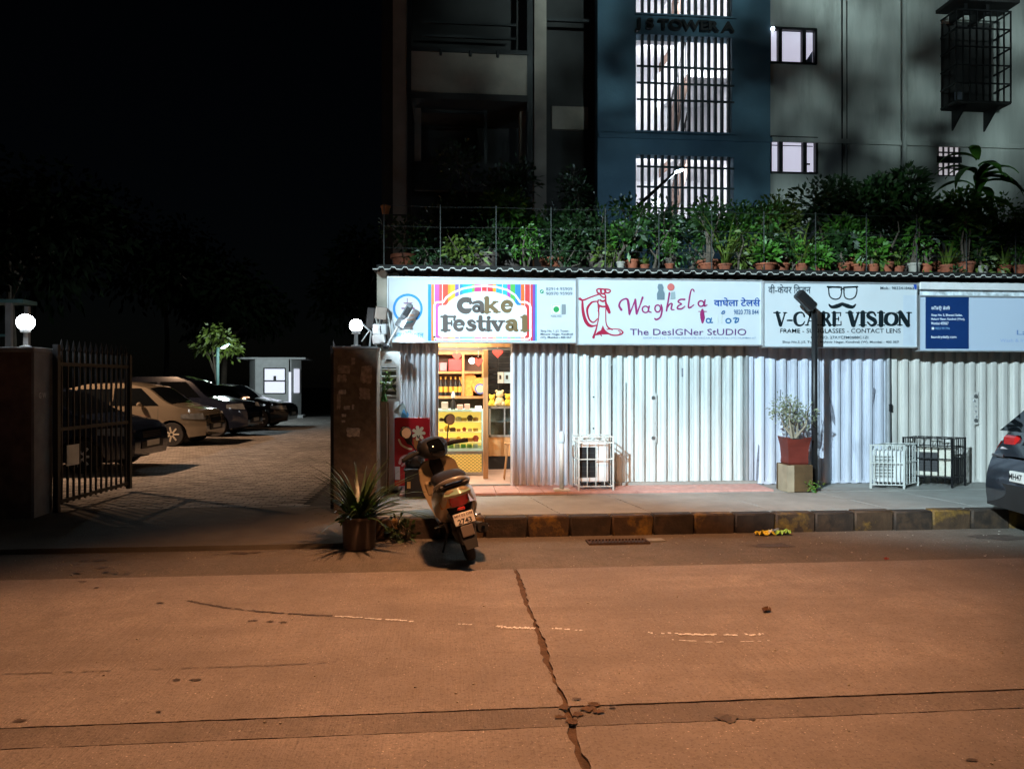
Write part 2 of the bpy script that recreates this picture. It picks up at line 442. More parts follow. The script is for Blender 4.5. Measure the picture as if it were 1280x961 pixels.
# ------------------------------------------------------------------ ground, road, kerb, footpath
MB().add([(-250, -250, -.09), (250, -250, -.09), (250, 250, -.09), (-250, 250, -.09)], [(0, 1, 2, 3)]).build('ground', M_dark, kind='structure')
YK = 7.72        # kerb face
road = MB().add([(-40, -9, -.014), (40, -9, -.014), (40, 6.5, -.014), (-40, 6.5, -.014)], [(0, 1, 2, 3)]).build('road', M_tar, kind='structure')
def jag(p, q, amp, step=.06, wob=0.0):
    n = max(2, int(math.hypot(q[0]-p[0], q[1]-p[1])/step)); dx, dy = q[0]-p[0], q[1]-p[1]; l = math.hypot(dx, dy); nx, ny = -dy/l, dx/l
    ph = random.random()*6; out = []
    for i in range(n):
        t = i/n; a = random.uniform(-amp, amp)+wob*sin(ph+t*l*5)
        out.append((p[0]+dx*t+nx*a, p[1]+dy*t+ny*a))
    return out
def slab(x0, x1, y0, y1, mt, ax=.006, ay=.004, z=0., name='concrete_slab', par=road, th=.028):
    e = [jag((x0, y0), (x1, y0), ay), jag((x1, y0), (x1, y1), ax, wob=ax), jag((x1, y1), (x0, y1), ay), jag((x0, y1), (x0, y0), ax, wob=ax)]
    pts = [q for s in e for q in s]
    return MB().prism([(a, b, z) for a, b in pts], (0, 0, -th)).build(name, mt, par)
JX = [-14, -8.6, -4.1, .58, 5.6, 10.2, 15]
for (y0, y1, mt, dz) in ((-6, 3.425, M_conc, 0), (3.437, 3.634, M_conc2, -.002), (3.644, 6.36, M_conc, .001)):
    for i in range(len(JX)-1):
        g = .016 if JX[i] == .58 else .006; g2 = .016 if JX[i+1] == .58 else .006
        slab(JX[i]+g, JX[i+1]-g2, y0, y1, mt, .010 if (abs(JX[i]) < 1 or abs(JX[i+1]) < 1) else .004, .0032, dz+random.uniform(-.001, .001))
MB().add([(-40, 6.355, -.012), (40, 6.355, -.012), (40, 9.3, -.012), (-40, 9.3, -.012)], [(0, 1, 2, 3)]).build('asphalt_gutter', M_asph, kind='structure')

# marks on the road: crack, chalk dashes, oil drops
def ground_ribbon(pxs, wd, mt, name, z=.005, par=road, broken=0.):
    pts = [gnd(u, v, 0) for u, v in pxs]; p2, _ = smooth([(p.x, p.y) for p in pts], 1, 14)
    mb = MB(); n = len(p2)
    for i in range(n-1):
        if random.random() < broken: continue
        a, b = p2[i], p2[i+1]; l = math.hypot(b[0]-a[0], b[1]-a[1]) or 1; nx, ny = -(b[1]-a[1])/l, (b[0]-a[0])/l
        h, h2 = wd*random.uniform(.3, 1)/2, wd*random.uniform(.3, 1)/2; o = random.uniform(-.3, .3)*wd
        mb.add([(a[0]+nx*(h+o), a[1]+ny*(h+o), z), (b[0]+nx*(h2+o), b[1]+ny*(h2+o), z), (b[0]-nx*(h2-o), b[1]-ny*(h2-o), z), (a[0]-nx*(h-o), a[1]-ny*(h-o), z)], [(0, 1, 2, 3)])
    return mb.build(name, mt, par)
M_chalk = mat('chalk_mark', (.85, .85, .88), .9, var=.3, scale=60)
M_oil = mat('oil_stain', (.085, .065, .052), .7, var=.4, scale=30)
M_oil2 = mat('damp_stain', (.14, .115, .098), .8, var=.3, scale=20)
ground_ribbon([(235, 751), (285, 760), (345, 766), (415, 770)], .028, M_oil, 'surface_crack', broken=.08)
ground_ribbon([(415, 770), (460, 773), (517, 777)], .028, M_chalk, 'chalk_line', broken=.2)
ground_ribbon([(572, 780), (590, 781)], .02, M_chalk, 'chalk_line', broken=.2)
ground_ribbon([(620, 783), (645, 785), (669, 786)], .045, M_chalk, 'chalk_line')
ground_ribbon([(690, 786), (728, 788)], .03, M_chalk, 'chalk_line', broken=.3)
ground_ribbon([(808, 791), (860, 793), (915, 794), (955, 793)], .034, M_chalk, 'chalk_line', broken=.3)
ground_ribbon([(840, 800), (900, 803), (965, 801)], .015, M_chalk, 'chalk_line', broken=.55)
ground_ribbon([(0, 843), (150, 838), (300, 833), (420, 828)], .012, M_oil2, 'surface_crack', broken=.35)
def blot(u, v, r, mt, name='stain', asp=1.6, z=.004, par=road):
    c = gnd(u, v, 0); n = 18; ph = [random.uniform(.6, 1.2) for _ in range(n)]
    mb = MB(); mb.add([(c.x+r*asp*ph[k]*cos(2*pi*k/n), c.y+r*ph[k]*sin(2*pi*k/n), z) for k in range(n)], [tuple(range(n))])
    return mb.build(name, mt, par)
blot(908, 897, .055, M_oil2, asp=1.0); blot(908, 898, .035, M_oil, asp=1.0, z=.006)
for (u, v, r) in ((105, 699, .05), (125, 699, .08), (128, 708, .07), (133, 714, .06), (97, 715, .05), (102, 727, .035), (121, 735, .035), (143, 716, .04), (160, 716, .04), (200, 754, .03), (316, 776, .03), (338, 777, .035), (354, 778, .03), (220, 850, .03), (245, 850, .03), (198, 890, .018), (25, 901, .035), (720, 874, .03), (765, 884, .025), (940, 899, .025), (1215, 950, .025), (270, 692, .05), (300, 690, .10), (318, 689, .07)):
    blot(u, v, r*.5, M_oil, asp=random.uniform(1.3, 2.4), z=.0042+random.uniform(0, .002) if v > 713 else -.007)
M_gleaf = mat('dry_leaf', (.10, .045, .015), .8, var=.3)
def dry_leaf(u, v, s, label, mt=M_gleaf, z0=0.):
    c = gnd(u, v, z0); mb = MB(); a = random.uniform(0, 3)
    P = []
    for i in range(6):
        t = i/5; wv = s*.32*sin(pi*min(.97, t*.95+.03))+.002
        P.append([(s*(t-.5), -wv, .012+.02*s/.1*(abs(t-.5))), (s*(t-.5), 0, .004), (s*(t-.5), wv, .014+.02*s/.1*abs(t-.5))])
    mb.grid([[Matrix.Rotation(a, 3, 'Z') @ Vector(p) for p in row] for row in P])
    return mb.build('fallen_leaf', mt, None, True, label=label, cat='leaf', loc=(c.x, c.y, c.z+.002))
dry_leaf(958, 764, .10, 'curled brown leaf lying on the concrete right of the joint')
dry_leaf(1108, 700, .07, 'small reddish leaf on the asphalt near the parked dark car', mat('red_leaf', (.25, .03, .015), .7))
for (u, v, r) in ((722, 893, .03), (735, 886, .035), (742, 880, .028), (705, 884, .025), (716, 902, .03), (748, 890, .02), (700, 896, .02)): blot(u, v, r, M_tar, 'broken_edge', random.uniform(.8, 1.6), .0045+.0003*(u % 7))
# grit on the road near the kerb
gm = MB()
for _ in range(420):
    x = random.uniform(-5, 7); y = random.choice([random.uniform(6.4, 7.7), random.uniform(2.2, 6.3)]); s = random.uniform(.004, .011)
    z = -.012 if y > 6.36 else 0
    gm.box((x, y, z+s*.3), (s*random.uniform(.8, 1.6), s, s*.7), 0, (0, 0, random.uniform(0, 3)))
gm.build('road_grit', mat('grit', (.42, .38, .32), .9, var=.5, scale=90), kind='stuff', label='scattered pale grit and stone chips on the road', cat='grit')

# kerb
kerb = thing('kerb', None, None, (0, 0, 0), kind='structure')
kx0 = X(606, YK)-.447*3; kw = .447; meK = {}
def kerb_mesh(mt):
    me = MB().box((0, 0, 0), (kw-.008, .16, .235), .016).mesh('kerb_stone', 40); me.materials.append(mt); return me
kA, kB = kerb_mesh(M_kerb_c), kerb_mesh(M_kerb_y)
for i in range(25):
    link('kerb_stone', kB if i % 2 == 0 else kA, kerb, loc=(kx0+kw*(i+.5), YK+.08+random.uniform(-.006, .006), .08+random.uniform(-.005, .005)), rot=(0, 0, random.uniform(-.008, .008)))
# footpath slabs
foot = thing('footpath', None, None, kind='structure')
MB().bx(kx0, 14, YK+.17, 9.95, -.05, .165).build('base_slab', M_tar, foot)
fx = [kx0, X(598, 8.4), X(692, 8.4), X(800, 8.4), X(945, 8.4), X(1082, 8.4), X(1190, 8.4), 9.5, 13]
for i in range(len(fx)-1):
    a, b = fx[i], fx[i+1]; sk = .22
    pts = [(a+.004+sk*.0, YK+.165), (b-.004, YK+.165), (b-.004-sk, 9.19), (a+.004-sk, 9.19)]
    ed = []
    for k in range(4): ed += jag(pts[k], pts[(k+1) % 4], .006, .05)
    MB().prism([(p[0], p[1], .195+random.uniform(-.003, .003)) for p in ed], (0, 0, -.04)).build('cement_slab', M_foot, foot)
# pink tiled step in front of the shops
tile_me = MB().box((0, 0, 0), (.293, .293, .03), .004).mesh('tile'); tile_me.materials.append(M_pink)
step = thing('tiled_step', None, None, kind='structure')
px0, px1 = X(500, 9.3), X(965, 9.3)
MB().bx(px0, px1, 9.2, 10.1, .1, .205).build('step_bed', M_foot, step)
i = 0
while px0+.297*(i+1) < px1:
    for j in range(3): link('tile', tile_me, step, loc=(px0+.297*(i+.5), 9.35+.297*j, .217+random.uniform(-.001, .001)))
    i += 1
MB().bx(px1, 12, 9.2, 10.1, .1, .20).build('cement_step', M_foot, step)
MB().bx(X(765, 9.8), X(945, 9.8), 9.74, 9.86, .2, .265, .006).build('threshold', M_foot, step)
MB().bx(X(548, 9.86), X(638, 9.86), 9.84, 9.92, .2, .25, .006).build('door_threshold', M_foot, step)

# parking court
ct = thing('parking_court', None, None, kind='structure')
ZP = .06
MB().add([(-60, 9.3, ZP-.03), (X(475, 9.3), 9.3, ZP-.03), (3, 60, ZP-.03), (-60, 60, ZP-.03)], [(0, 1, 2, 3)]).build('paving_bed', M_dark, ct)
MB().grid([[(x, y, z) for (y, z) in ((7.36, -.012), (7.37, .035), (7.6, .045), (8.4, .055), (9.45, ZP))] for x in (-14, -8, -5, -3, kx0-.002)]).build('driveway_apron', M_ramp, ct)
pm = MB()
yy = 9.46; row = 0
while yy < 34:
    sy = .10 if yy < 20 else .2; sx = .2 if yy < 20 else .4
    x = -12.5+(row % 2)*sx/2
    while x < (-1.9 if yy < 20 else -1.0):
        if not (x > -2.0 and yy > 9.6 and yy < 14):
            h = ZP+random.uniform(-.004, .004)
            g = .006
            pm.add([(x+g, yy+g, h), (x+sx-g, yy+g, h), (x+sx-g, yy+sy-g, h), (x+g, yy+sy-g, h)], [(0, 1, 2, 3)])
        x += sx
    yy += sy; row += 1
pm.build('interlocking_pavers', M_pave, ct, recalc=False, kind='stuff')

# drain grate in the gutter
g = thing('drain_grate', 'rusty slotted drain grate in the gutter below the kerb', 'drain grate', gnd(772, 678, -.012))
gg = MB()
gg.bx(-.31, -.29, -.09, .09, 0, .02).bx(.29, .31, -.09, .09, 0, .02).bx(-.31, .31, -.1, -.085, 0, .02).bx(-.31, .31, .085, .1, 0, .02)
gg.build('frame', mat('rust_iron', (.07, .04, .025), .8, var=.4, scale=30), g)
MB().bx(-.29, .29, -.085, .085, -.001, .003).build('pit', M_ink, g)
bar_me = MB().box((0, 0, .014), (.014, .168, .016)).mesh('bar'); bar_me.materials.append(MATS['rust_iron'])
for k in range(17): link('bar', bar_me, g, loc=(-.27+k*.034, 0, 0), rot=(0, 0, -.25))
MB().box((.40, .05, .008), (.18, .12, .016), .004, (0, 0, .1)).build('concrete_lip', M_foot, g)
# manhole-like dark patches in gutter
blot(1250, 670, .16, M_oil, 'damp_patch', 2.0, -.008); blot(965, 680, .1, M_oil, 'damp_patch', 2.4, -.008)
# litter
lt = thing('litter_wrapper', 'crumpled yellow and green snack wrapper against the kerb', 'litter', (X(966, 7.6), 7.6, -.012))
def crumple(c, r, n=9):
    mb = MB(); P = []
    for i in range(n):
        P.append([(c[0]+(i/(n-1)-.5)*2*r[0], c[1]+(j/5-.5)*2*r[1], c[2]+random.uniform(.005, r[2])) for j in range(6)])
    return mb.grid(P)
crumple((-.09, 0, 0), (.1, .05, .06)).build('wrapper', mat('wrapper_yellow', (.75, .5, .04), .3, var=.5, scale=40), lt)
crumple((.10, 0, 0), (.08, .05, .06)).build('packet', mat('wrapper_green', (.35, .6, .08), .3, var=.5, scale=40), lt)
crumple((.03, .02, 0), (.05, .05, .07), 6).build('foil', mat('wrapper_foil', (.5, .5, .5), .25, metal=.6, var=.3), lt)

# ------------------------------------------------------------------ compound wall, gate pillar, gate leaves, globe lamps
YW = 8.9
zt = Z(30, 436, YW)
xr = X(41, YW)
cw = thing('compound_wall', 'dark brown compound wall with end coloured as lamp-lit grey beside the open gate', 'wall', (xr, YW, 0))
MB().bx(-7, -.02, 0, .4, 0, zt-.04).build('wall_body', M_wallbrown, cw)
MB().bx(-.018, .012, .004, .398, 0, zt-.04).build('end_face', M_wallgrey, cw)  # end face coloured grey as if lit by the globe lamp
MB().bx(-7, .03, -.03, .43, zt-.04, zt+.02, .008).build('coping', M_wallgrey, cw)
me = text_mesh('G W', .02); 
for v in me.vertices: v.co = (.014, .1+v.co.x*.075, 1.42+v.co.y*.09)
me.materials.append(M_white); link('painted_mark', me, cw)
xl, xq = X(417, YW), X(471, YW); zpt = Z(440, 436, YW)
gp = thing('gate_pillar', 'brown granite gate pillar with torn posters right of the driveway', 'pillar', ((xl+xq)/2, YW+.24, 0)); hw = (xq-xl)/2
MB().bx(-hw, hw, -.24, .24, 0, zpt, .008).build('shaft', M_pillar, gp)
MB().bx(-hw-.012, hw+.012, -.255, .255, zpt, zpt+.03, .006).build('cap', M_wallgrey, gp)
M_post = mat('old_poster', (.42, .34, .26), .9, var=.4, scale=25)
M_post2 = mat('torn_poster', (.62, .56, .48), .9, var=.4, scale=25)
def scrap(u0, v0, u1, v1, mt, k):
    cx, cy = (u0+u1)/2, (v0+v1)/2; n = 22; pts = []
    for i in range(n):
        a = 2*pi*i/n; s = 1/max(abs(cos(a)), abs(sin(a))); s *= random.uniform(.78, 1.03)
        p = at(cx+(u1-u0)/2*cos(a)*s, cy+(v1-v0)/2*sin(a)*s, YW)
        pts.append((p.x-gp.location.x, -.243-.001*k, p.z))
    MB().prism(pts, (0, .002, 0)).build('poster', mt, gp)
for k, q in enumerate(((421, 456, 438, 467, M_post), (421, 468, 434, 478, M_post), (439, 447, 444, 456, M_post), (423, 487, 433, 493, M_post2), (421, 491, 426, 512, M_post), (429, 507, 438, 512, M_post2), (427, 517, 433, 521, M_post2), (433, 534, 451, 546, M_post2), (449, 484, 463, 500, M_post), (450, 456, 466, 480, M_post), (427, 525, 432, 528, M_post2), (440, 505, 443, 512, M_post2))):
    scrap(*q, k)
def gate_leaf(loc, ang, label):
    g = thing('gate_leaf', label, 'gate', loc, (0, 0, ang), 'leaves of the iron gate')
    L, H = 1.72, 1.95
    MB().bx(-.03, .03, -.03, .03, .02, H+.06).build('hinge_post', M_black, g)
    MB().bx(L-.03, L+.03, -.03, .03, .06, H).build('end_post', M_black, g)
    for z in (.14, 1.0, 1.78): MB().bx(.03, L-.03, -.015, .015, z-.02, z+.02).build('rail', M_black, g)
    me = MB().bx(-.011, .011, -.011, .011, .1, 1.93).mesh('bar'); me.materials.append(M_black)
    sp = MB().lathe([(.011, 1.93), (.024, 1.96), (.018, 2.0), (.002, 2.08)], n=6).mesh('spike'); sp.materials.append(M_black)
    for i in range(13):
        x = .03+(L-.06)*(i+.5)/13
        b = link('bar', me, g, loc=(x, 0, 0)); link('spike', sp, b)
    return g
gl = gate_leaf((xr+.08, YW+.36, .04), R(86), 'black iron gate leaf with spiked bars swung open by the dark wall')
MB().bx(.16, .42, -.03, -.02, .55, .80).build('notice_plate', M_alu, gl)
gate_leaf((xl-.06, YW+.36, .04), R(97), 'black iron gate leaf folded back behind the brown gate pillar')
M_globe = mat('lit_globe', (.9, .9, .9), .4, var=0, emit=(.86, .93, 1.0), es=36)
def globe_lamp(u, v, Y, zbase, r, label):
    c = at(u, v, Y)
    t = thing('globe_lamp', label, 'lamp', (c.x, Y, zbase), group='globe lamps on the gate pillars'); h = c.z-zbase
    MB().lathe([(.06, 0), (.06, .02), (.025, .03), (.022, h-r-.03), (.05, h-r-.02), (.055, h-r+.02)], n=14).build('stem', M_white, t, 40)
    MB().ball((0, 0, h), r, 18, 12).build('globe', M_globe, t, True)
    return t
globe_lamp(32, 403, YW+.2, zt+.02, .095, 'lit white globe lamp on the dark wall left of the gate')
globe_lamp(445, 407, YW+.2, zpt+.03, .078, 'lit white globe lamp on top of the brown gate pillar')
# bent pipe bracket beside the pillar globe
br = MB()
pA = [at(u, v, YW+.15) for u, v in ((452, 404), (464, 415), (462, 434))]; br.tube(pA, .012, 6)
pA = [at(u, v, YW+.15) for u, v in ((461, 414), (452, 427))]; br.tube(pA, .008, 6)
br.build('pipe_bracket', M_white, label='bent white pipe bracket on the brown gate pillar', cat='bracket')
# teal shed frame behind the wall
sf = thing('shed_frame', 'teal metal shed frame behind the dark wall at the left edge', 'shed', (X(10, 10.6), 10.6, 0))
M_teal = mat('teal_steel', (.10, .22, .22), .6, var=.2)
zz = Z(10, 379, 10.6)
MB().bx(-.02, .05, -.03, .03, 0, zz).build('post', M_wallgrey, sf)
MB().bx(.10, .15, .2, .26, 0, zz-.02).build('post', M_wallgrey, sf)
MB().bx(-1.6, .22, -.05, .3, zz, zz+.05).build('roof_beam', M_teal, sf)
MB().bx(-1.6, .04, .0, .02, zz-.45, zz-.42).build('rail', M_teal, sf)

# ------------------------------------------------------------------ row of shops
YS = 9.9        # shutter plane
YG = 9.55       # sign plane
shop = thing('shop_row', 'single-storey row of shops with plastered end column and beam', 'building', (0, YS, 0))
xL = X(471, 9.62); xS1 = X(497, YS); xD0, xD1 = X(548, YS), X(638, YS)
zc = 3.05
MB().bx(xL, X(484, 9.62), 9.62-YS, 10.1-YS, .2, zc, .01).build('end_column', M_beige, shop)
MB().bx(X(484, 9.75), xS1+.02, 9.8-YS, 10.2-YS, .2, zc-.02).build('side_pier', M_white, shop)
MB().bx(xS1, 13, .06, .3, 2.25, 3.05).build('lintel_beam', M_lintel, shop)
MB().bx(xL, 13, -.32, 3.4, 3.055, 3.10).build('roof_slab', M_roof, shop)
MB().bx(xL, xL+.15, .3, 6, .1, 3.1).build('side_wall', M_beige, shop)

def shutter(name, u0, u1, n, mt, label, d=.035, Y=YS, zb=.225, ztop=2.35, x1=None, gapk=.62):
    x0 = X(u0, Y); x1 = x1 if x1 is not None else X(u1, Y); pw = (x1-x0)/n
    t = thing('shutter', label, 'shutter', (x0, Y, zb)); h = ztop-zb
    k = gapk; prof = [(0, 0), (.05, 0), (.09, -d*.8), (.15, -d*1.05), (k*.5, -d*1.2), (k-.06, -d*1.05), (k, -d*.8), (k+.04, 0), (1., .006)]
    mb = MB(); mb.grid([[(p*pw, y, z) for z in (0, h*.5, h)] for p, y in prof])
    mb.grid([[(p*pw, y+.004, z) for z in (0, h)] for p, y in prof])
    me = mb.mesh('slat', 25, False); me.materials.append(mt)
    for i in range(n): link('slat', me, t, loc=(pw*i, random.uniform(-.003, .003), 0))
    MB().bx(0, x1-x0, -.03, .02, -.01, .03).build('bottom_rail', mt, t)
    return t, x0, x1, pw
sA, *_ = shutter('shutter', 499, 548, 7, M_sh1, 'narrow white corrugated shutter left of the lit cake shop door', .05)
sB, *_ = shutter('shutter', 638, 713, 8, M_sh1, 'folded white corrugated shutter right of the lit cake shop door', .075, gapk=.55)
sC, xc0, xc1, _ = shutter('shutter', 713, 932, 16, M_sh2, 'closed pale green-white corrugated shutter under the tailor sign', .055)
sD, xd0, xd1, _ = shutter('shutter', 932, 1107, 13, M_sh3, 'closed bluish white corrugated shutter with chipped paint under the optician sign', .045, zb=.215)
sE, xe0, xe1, _ = shutter('shutter', 1111, 1330, 16, M_sh4, 'closed cream corrugated shutter behind the black cage', .045, zb=.2)
for (u_, lab_) in ((499, ''), (712.5, ''), (931.5, ''), (1107.5, '')):
    MB().bx(X(u_, YS)-.018, X(u_, YS)+.018, -.075, .03, .0, 2.1, .004).build('guide_channel', M_alu, shop, loc=(0, 0, .22))
def locks(t, u, Y, vs):
    for (v0, v1) in vs:
        p = at(u, v0, Y); q = at(u, v1, Y); o = t.location
        MB().lathe([(.026, -.012), (.03, 0), (.02, .012)], (p.x-o.x, -.055, p.z-o.z), 12, 'y').build('lock', M_steel, t, 40)
        MB().lathe([(.026, -.012), (.03, 0), (.02, .012)], (q.x-o.x, -.055, q.z-o.z), 12, 'y').build('lock', M_steel, t, 40)
        MB().box(((p.x+q.x)/2-o.x, -.045, (p.z+q.z)/2-o.z), (.10, .008, p.z-q.z+.12), .002).build('lock_plate', t.children[0].data.materials[0], t)
        for k in range(4):
            z = q.z-o.z+(p.z-q.z)*(k+.7)/4.6
            MB().box((p.x-o.x+random.uniform(-.03, .03), -.054, z), (random.uniform(.01, .035), .012, random.uniform(.015, .04)), .002, (0, random.uniform(-.6, .6), 0)).build('hasp', M_alu, t)
locks(sC, 815, YS, [(497, 547)]); locks(sE, 1216, YS, [(495, 525)]); 
for (u, v) in ((741, 496), (741, 535)):
    p = at(u, v, YS); MB().ball((p.x-sC.location.x, -.05, p.z-sC.location.z), .012, 8, 6).build('bolt', M_ink, sC)
# dark patch on the tailor shutter and scraped patches on the optician shutter
def sliver(t, pts, mt, d):
    o = t.location; q = [at(u, v, YS-d) for u, v in pts]
    MB().prism([(p.x-o.x, -d, p.z-o.z) for p in q], (0, .003, 0)).build('scraped_patch', mt, t)
M_scr = mat('scraped_zinc', (.20, .21, .25), .7, var=.3, scale=30)
sliver(sD, [(1036, 492), (1041, 510), (1048, 538), (1046, 536), (1040, 525)], M_scr, .043)
sliver(sD, [(1092, 484), (1094, 486), (1091, 502), (1088, 505)], M_scr, .043)
sliver(sD, [(975, 487), (976.5, 487), (976, 498), (975, 500)], M_scr, .043)
sliver(sD, [(948, 555), (950, 558), (948, 595), (945, 605), (946, 575)], M_scr, .043)
sliver(sC, [(852, 460), (856, 460), (856, 470), (852, 471)], M_scr, .05)
# pier between optician and last shop with cable clutter
pr = thing('shop_pier', 'narrow grey pier with cables between the bluish and the cream shutter', 'pier', (X(1108, YS), YS, .2))
MB().bx(-.02, .045, -.05, .1, 0, 2.1).build('pier_face', M_foot, pr)
for k in range(3):
    MB().tube([(.0+.015*k+random.uniform(-.01, .01), -.06, 2.0-j*.24) for j in range(9)], .006, 5).build('cable', M_ink, pr, True)
MB().box((.01, -.07, 1.05), (.05, .05, .10), .005).build('switch_box', M_ink, pr)
# thin dark rod standing by the white cage
rd = MB(); p = at(764.5, 457, 9.42); rd.tube([(p.x, 9.42, .205), (p.x, 9.42, p.z)], .009, 6)
rd.build('iron_rod', M_ink, label='thin dark upright iron rod in front of the tailor shutter', cat='rod')

# awning: corrugated sheet along the roof edge
aw = thing('awning', 'dark corrugated awning sheet with bright rim above the shop signs', 'awning', (xL-.03, 9.40, 3.02))
aL = 13-xL; per = .148; n = int(aL/per); prof = []
for i in range(n):
    for f, h in ((0, 0), (.42, 0), (.55, .045), (.85, .045), (.98, 0)): prof.append((per*(i+f), h))
mb = MB(); mb.grid([[(x, 0, h*.6), (x, .33, h*.6+.003), (x, .5, h*.6+.005)] for x, h in prof]); mb.build('sheet', M_roof, aw, recalc=False)
mb = MB(); mb.grid([[(x, -.004, h*.6-.012+random.uniform(-.004, .004)), (x, -.004, h*.6+.001)] for x, h in prof]); mb.build('rim', M_roofedge, aw, recalc=False)
mb = MB(); mb.grid([[(x, .004, h*.6-.008), (x, .33, h*.6-.006), (x, .5, h*.6-.004)] for x, h in prof]); mb.build('underside', M_roof, aw, recalc=False)

# ------------------------------------------------------------------ sign boards
def board(u0, v0, u1, v1, label, name='shop_sign', face=M_sign, Y=YG, u1x=None, depth=.14):
    a = at(u0, v0, Y); b = at(u1, v1, Y)
    zt_, zb_ = a.z, at(u0, v1, Y).z; x0, x1 = a.x, b.x
    t = thing(name, label, 'sign', (x0, Y, zb_)); W, H = x1-x0, zt_-zb_
    MB().bx(.012, W-.012, 0, depth, .012, H-.012).build('face', face, t)
    fr = MB()
    fr.bx(0, W, -.012, depth, 0, .014).bx(0, W, -.012, depth, H-.02, H).bx(0, .014, -.012, depth, .014, H-.02).bx(W-.014, W, -.012, depth, .014, H-.02)
    fr.build('frame', M_alu, t)
    class H_: pass
    o = Vector((x0, Y, zb_)); return t, o
def child_print(t, o, Y=YG):
    e = Print(Y, None); e.t = t; e.o = o
    bld = e
    for nm in ('poly', 'rects', 'strokes', 'text'):
        f = getattr(Print, nm)
        def wrap(*a, _f=f, **k):
            ob = _f(e, *a, **k); ob.parent = t; ob.location = -o; return ob
        setattr(e, nm, wrap)
    return e
# --- cake shop sign
t1, o1 = board(484, 345.5, 720.5, 428, 'cake shop sign with rainbow striped panel and blue ring logo')
p = child_print(t1, o1)
I = ink
p.strokes([(arc(509.7, 385.8, 17.2, -48, 225, 40), 3.0, False)], I('ring_blue', 35, 140, 215), 'logo_ring')
p.strokes([(arc(509.7, 385.8, 17.2, 240, 290, 14), 2.4, False)], I('ring_teal', 120, 200, 215), 'logo_ring')
p.strokes([([(509, 373), (509, 378)], 1., False), ([(505, 379), (515, 379)], 1.6, False), ([(502.5, 385.5), (517.5, 385.5)], 2, False)], I('logo_purple', 130, 85, 120), 'logo_cake')
p.strokes([([(506, 381.5), (513, 381.5)], 1.4, False), ([(504, 394), (516, 394)], 2.6, False), ([(503, 399.5), (517, 399.5)], 1.4, False)], I('logo_peach', 225, 190, 160), 'logo_cake')
p.text('केक फेिसटवल', (490, 414, 529.5, 422), I('cyan_txt', 70, 175, 215), .012)
st = [(535, 539, (20, 150, 225)), (539, 543, (235, 140, 60)), (543, 549, (205, 90, 175)), (549, 553, (225, 80, 80)), (553, 560, (235, 75, 50)), (560, 563, (235, 160, 30)), (563, 569, (235, 185, 40)), (569, 574, (130, 100, 190)), (574, 578, (60, 140, 220)), (578, 585, (20, 175, 205)), (585, 590, (35, 190, 180)), (590, 593, (120, 200, 80)), (593, 602, (205, 55, 130)), (602, 609, (225, 60, 60)), (609, 616, (215, 50, 60)), (616, 620, (240, 165, 30)), (620, 628, (40, 165, 205)), (628, 634, (40, 180, 190)), (634, 638, (190, 70, 170)), (638, 644, (80, 180, 80)), (644, 651, (45, 130, 225)), (651, 656, (235, 110, 40)), (656, 663, (210, 60, 60)), (663, 666, (205, 70, 75)), (666, 669, (120, 70, 170)), (669, 671, (60, 170, 190))]
for k, (a, b, c) in enumerate(st):
    p.rects([(a, 355.5, b, 426)], I('stripe%d' % k, *c), 'stripe'); p.k -= 1
p.k += 1
p.rects([(542.6, 355.5, 543.4, 426), (552.6, 355.5, 553.4, 426), (573.6, 355.5, 574.6, 426), (601.6, 355.5, 602.3, 426), (608.6, 355.5, 609.2, 426), (627.6, 355.5, 628.4, 426), (655.6, 355.5, 656.2, 426), (662.4, 355.5, 663, 426)], I('stripe_white', 240, 240, 245), 'stripe_line')
plq = [(543, 421), (543, 381), (545.5, 378), (554, 377.6), (558, 372), (566, 366), (578, 361), (592, 358.2), (605, 357.4), (620, 358.6), (634, 362.5), (644, 369), (650, 377.5), (658, 378), (662, 380.5), (663, 384), (663, 421), (660, 424), (546, 424), (543, 421)]
p.strokes([(plq, 2.6, False)], I('plaque_white', 245, 248, 250), 'plaque_border')
cx, cy = 603, 398
inn = [(cx+(u-cx)*.922, cy+1+(v-cy)*.86) for u, v in plq[:-1]]
p.poly(inn, I('plaque_fill', 228, 240, 244), 'plaque')
z = lambda lst: [(460+x/4.267, 320+y/4.267) for x, y in lst]
def circ(cx, cy, rx, ry, a0=0, a1=360, n=18): return z([(cx+rx*cos(R(a0+(a1-a0)*i/n)), cy-ry*sin(R(a0+(a1-a0)*i/n))) for i in range(n+1)])
G = 1/4.267
M_choc = I('choc', 88, 78, 72); M_choc2 = I('choc_gold', 120, 98, 62)
p.strokes([(circ(522, 264, 34, 31, 45, 318), [15*G]+[30*G]*16+[24*G, 14*G], False), (z([(546, 228), (546, 250)]), 12*G, False), (z([(546, 252), (548, 246)]), 16*G, False)], M_choc)
p.strokes([(circ(580, 281, 16, 14), 19*G, False), (z([(560, 252), (585, 246), (606, 256), (608, 296), (618, 298)]), [14*G, 18*G, 24*G, 24*G, 12*G], True)], M_choc)
p.strokes([(z([(634, 226), (634, 298)]), 26*G, False), (z([(622, 226), (640, 226)]), 10*G, False), (z([(620, 299), (652, 299)]), 10*G, False), (z([(645, 274), (678, 246)]), 15*G, False), (z([(655, 268), (686, 296)]), 22*G, False), (z([(668, 245), (692, 245)]), 9*G, False), (z([(672, 299), (704, 299)]), 9*G, False)], M_choc2)
p.strokes([(circ(742, 269, 24, 25, 0, 330), [12*G]+[22*G]*16+[17*G, 10*G], False), (z([(722, 268), (768, 264)]), 9*G, False)], M_choc2)
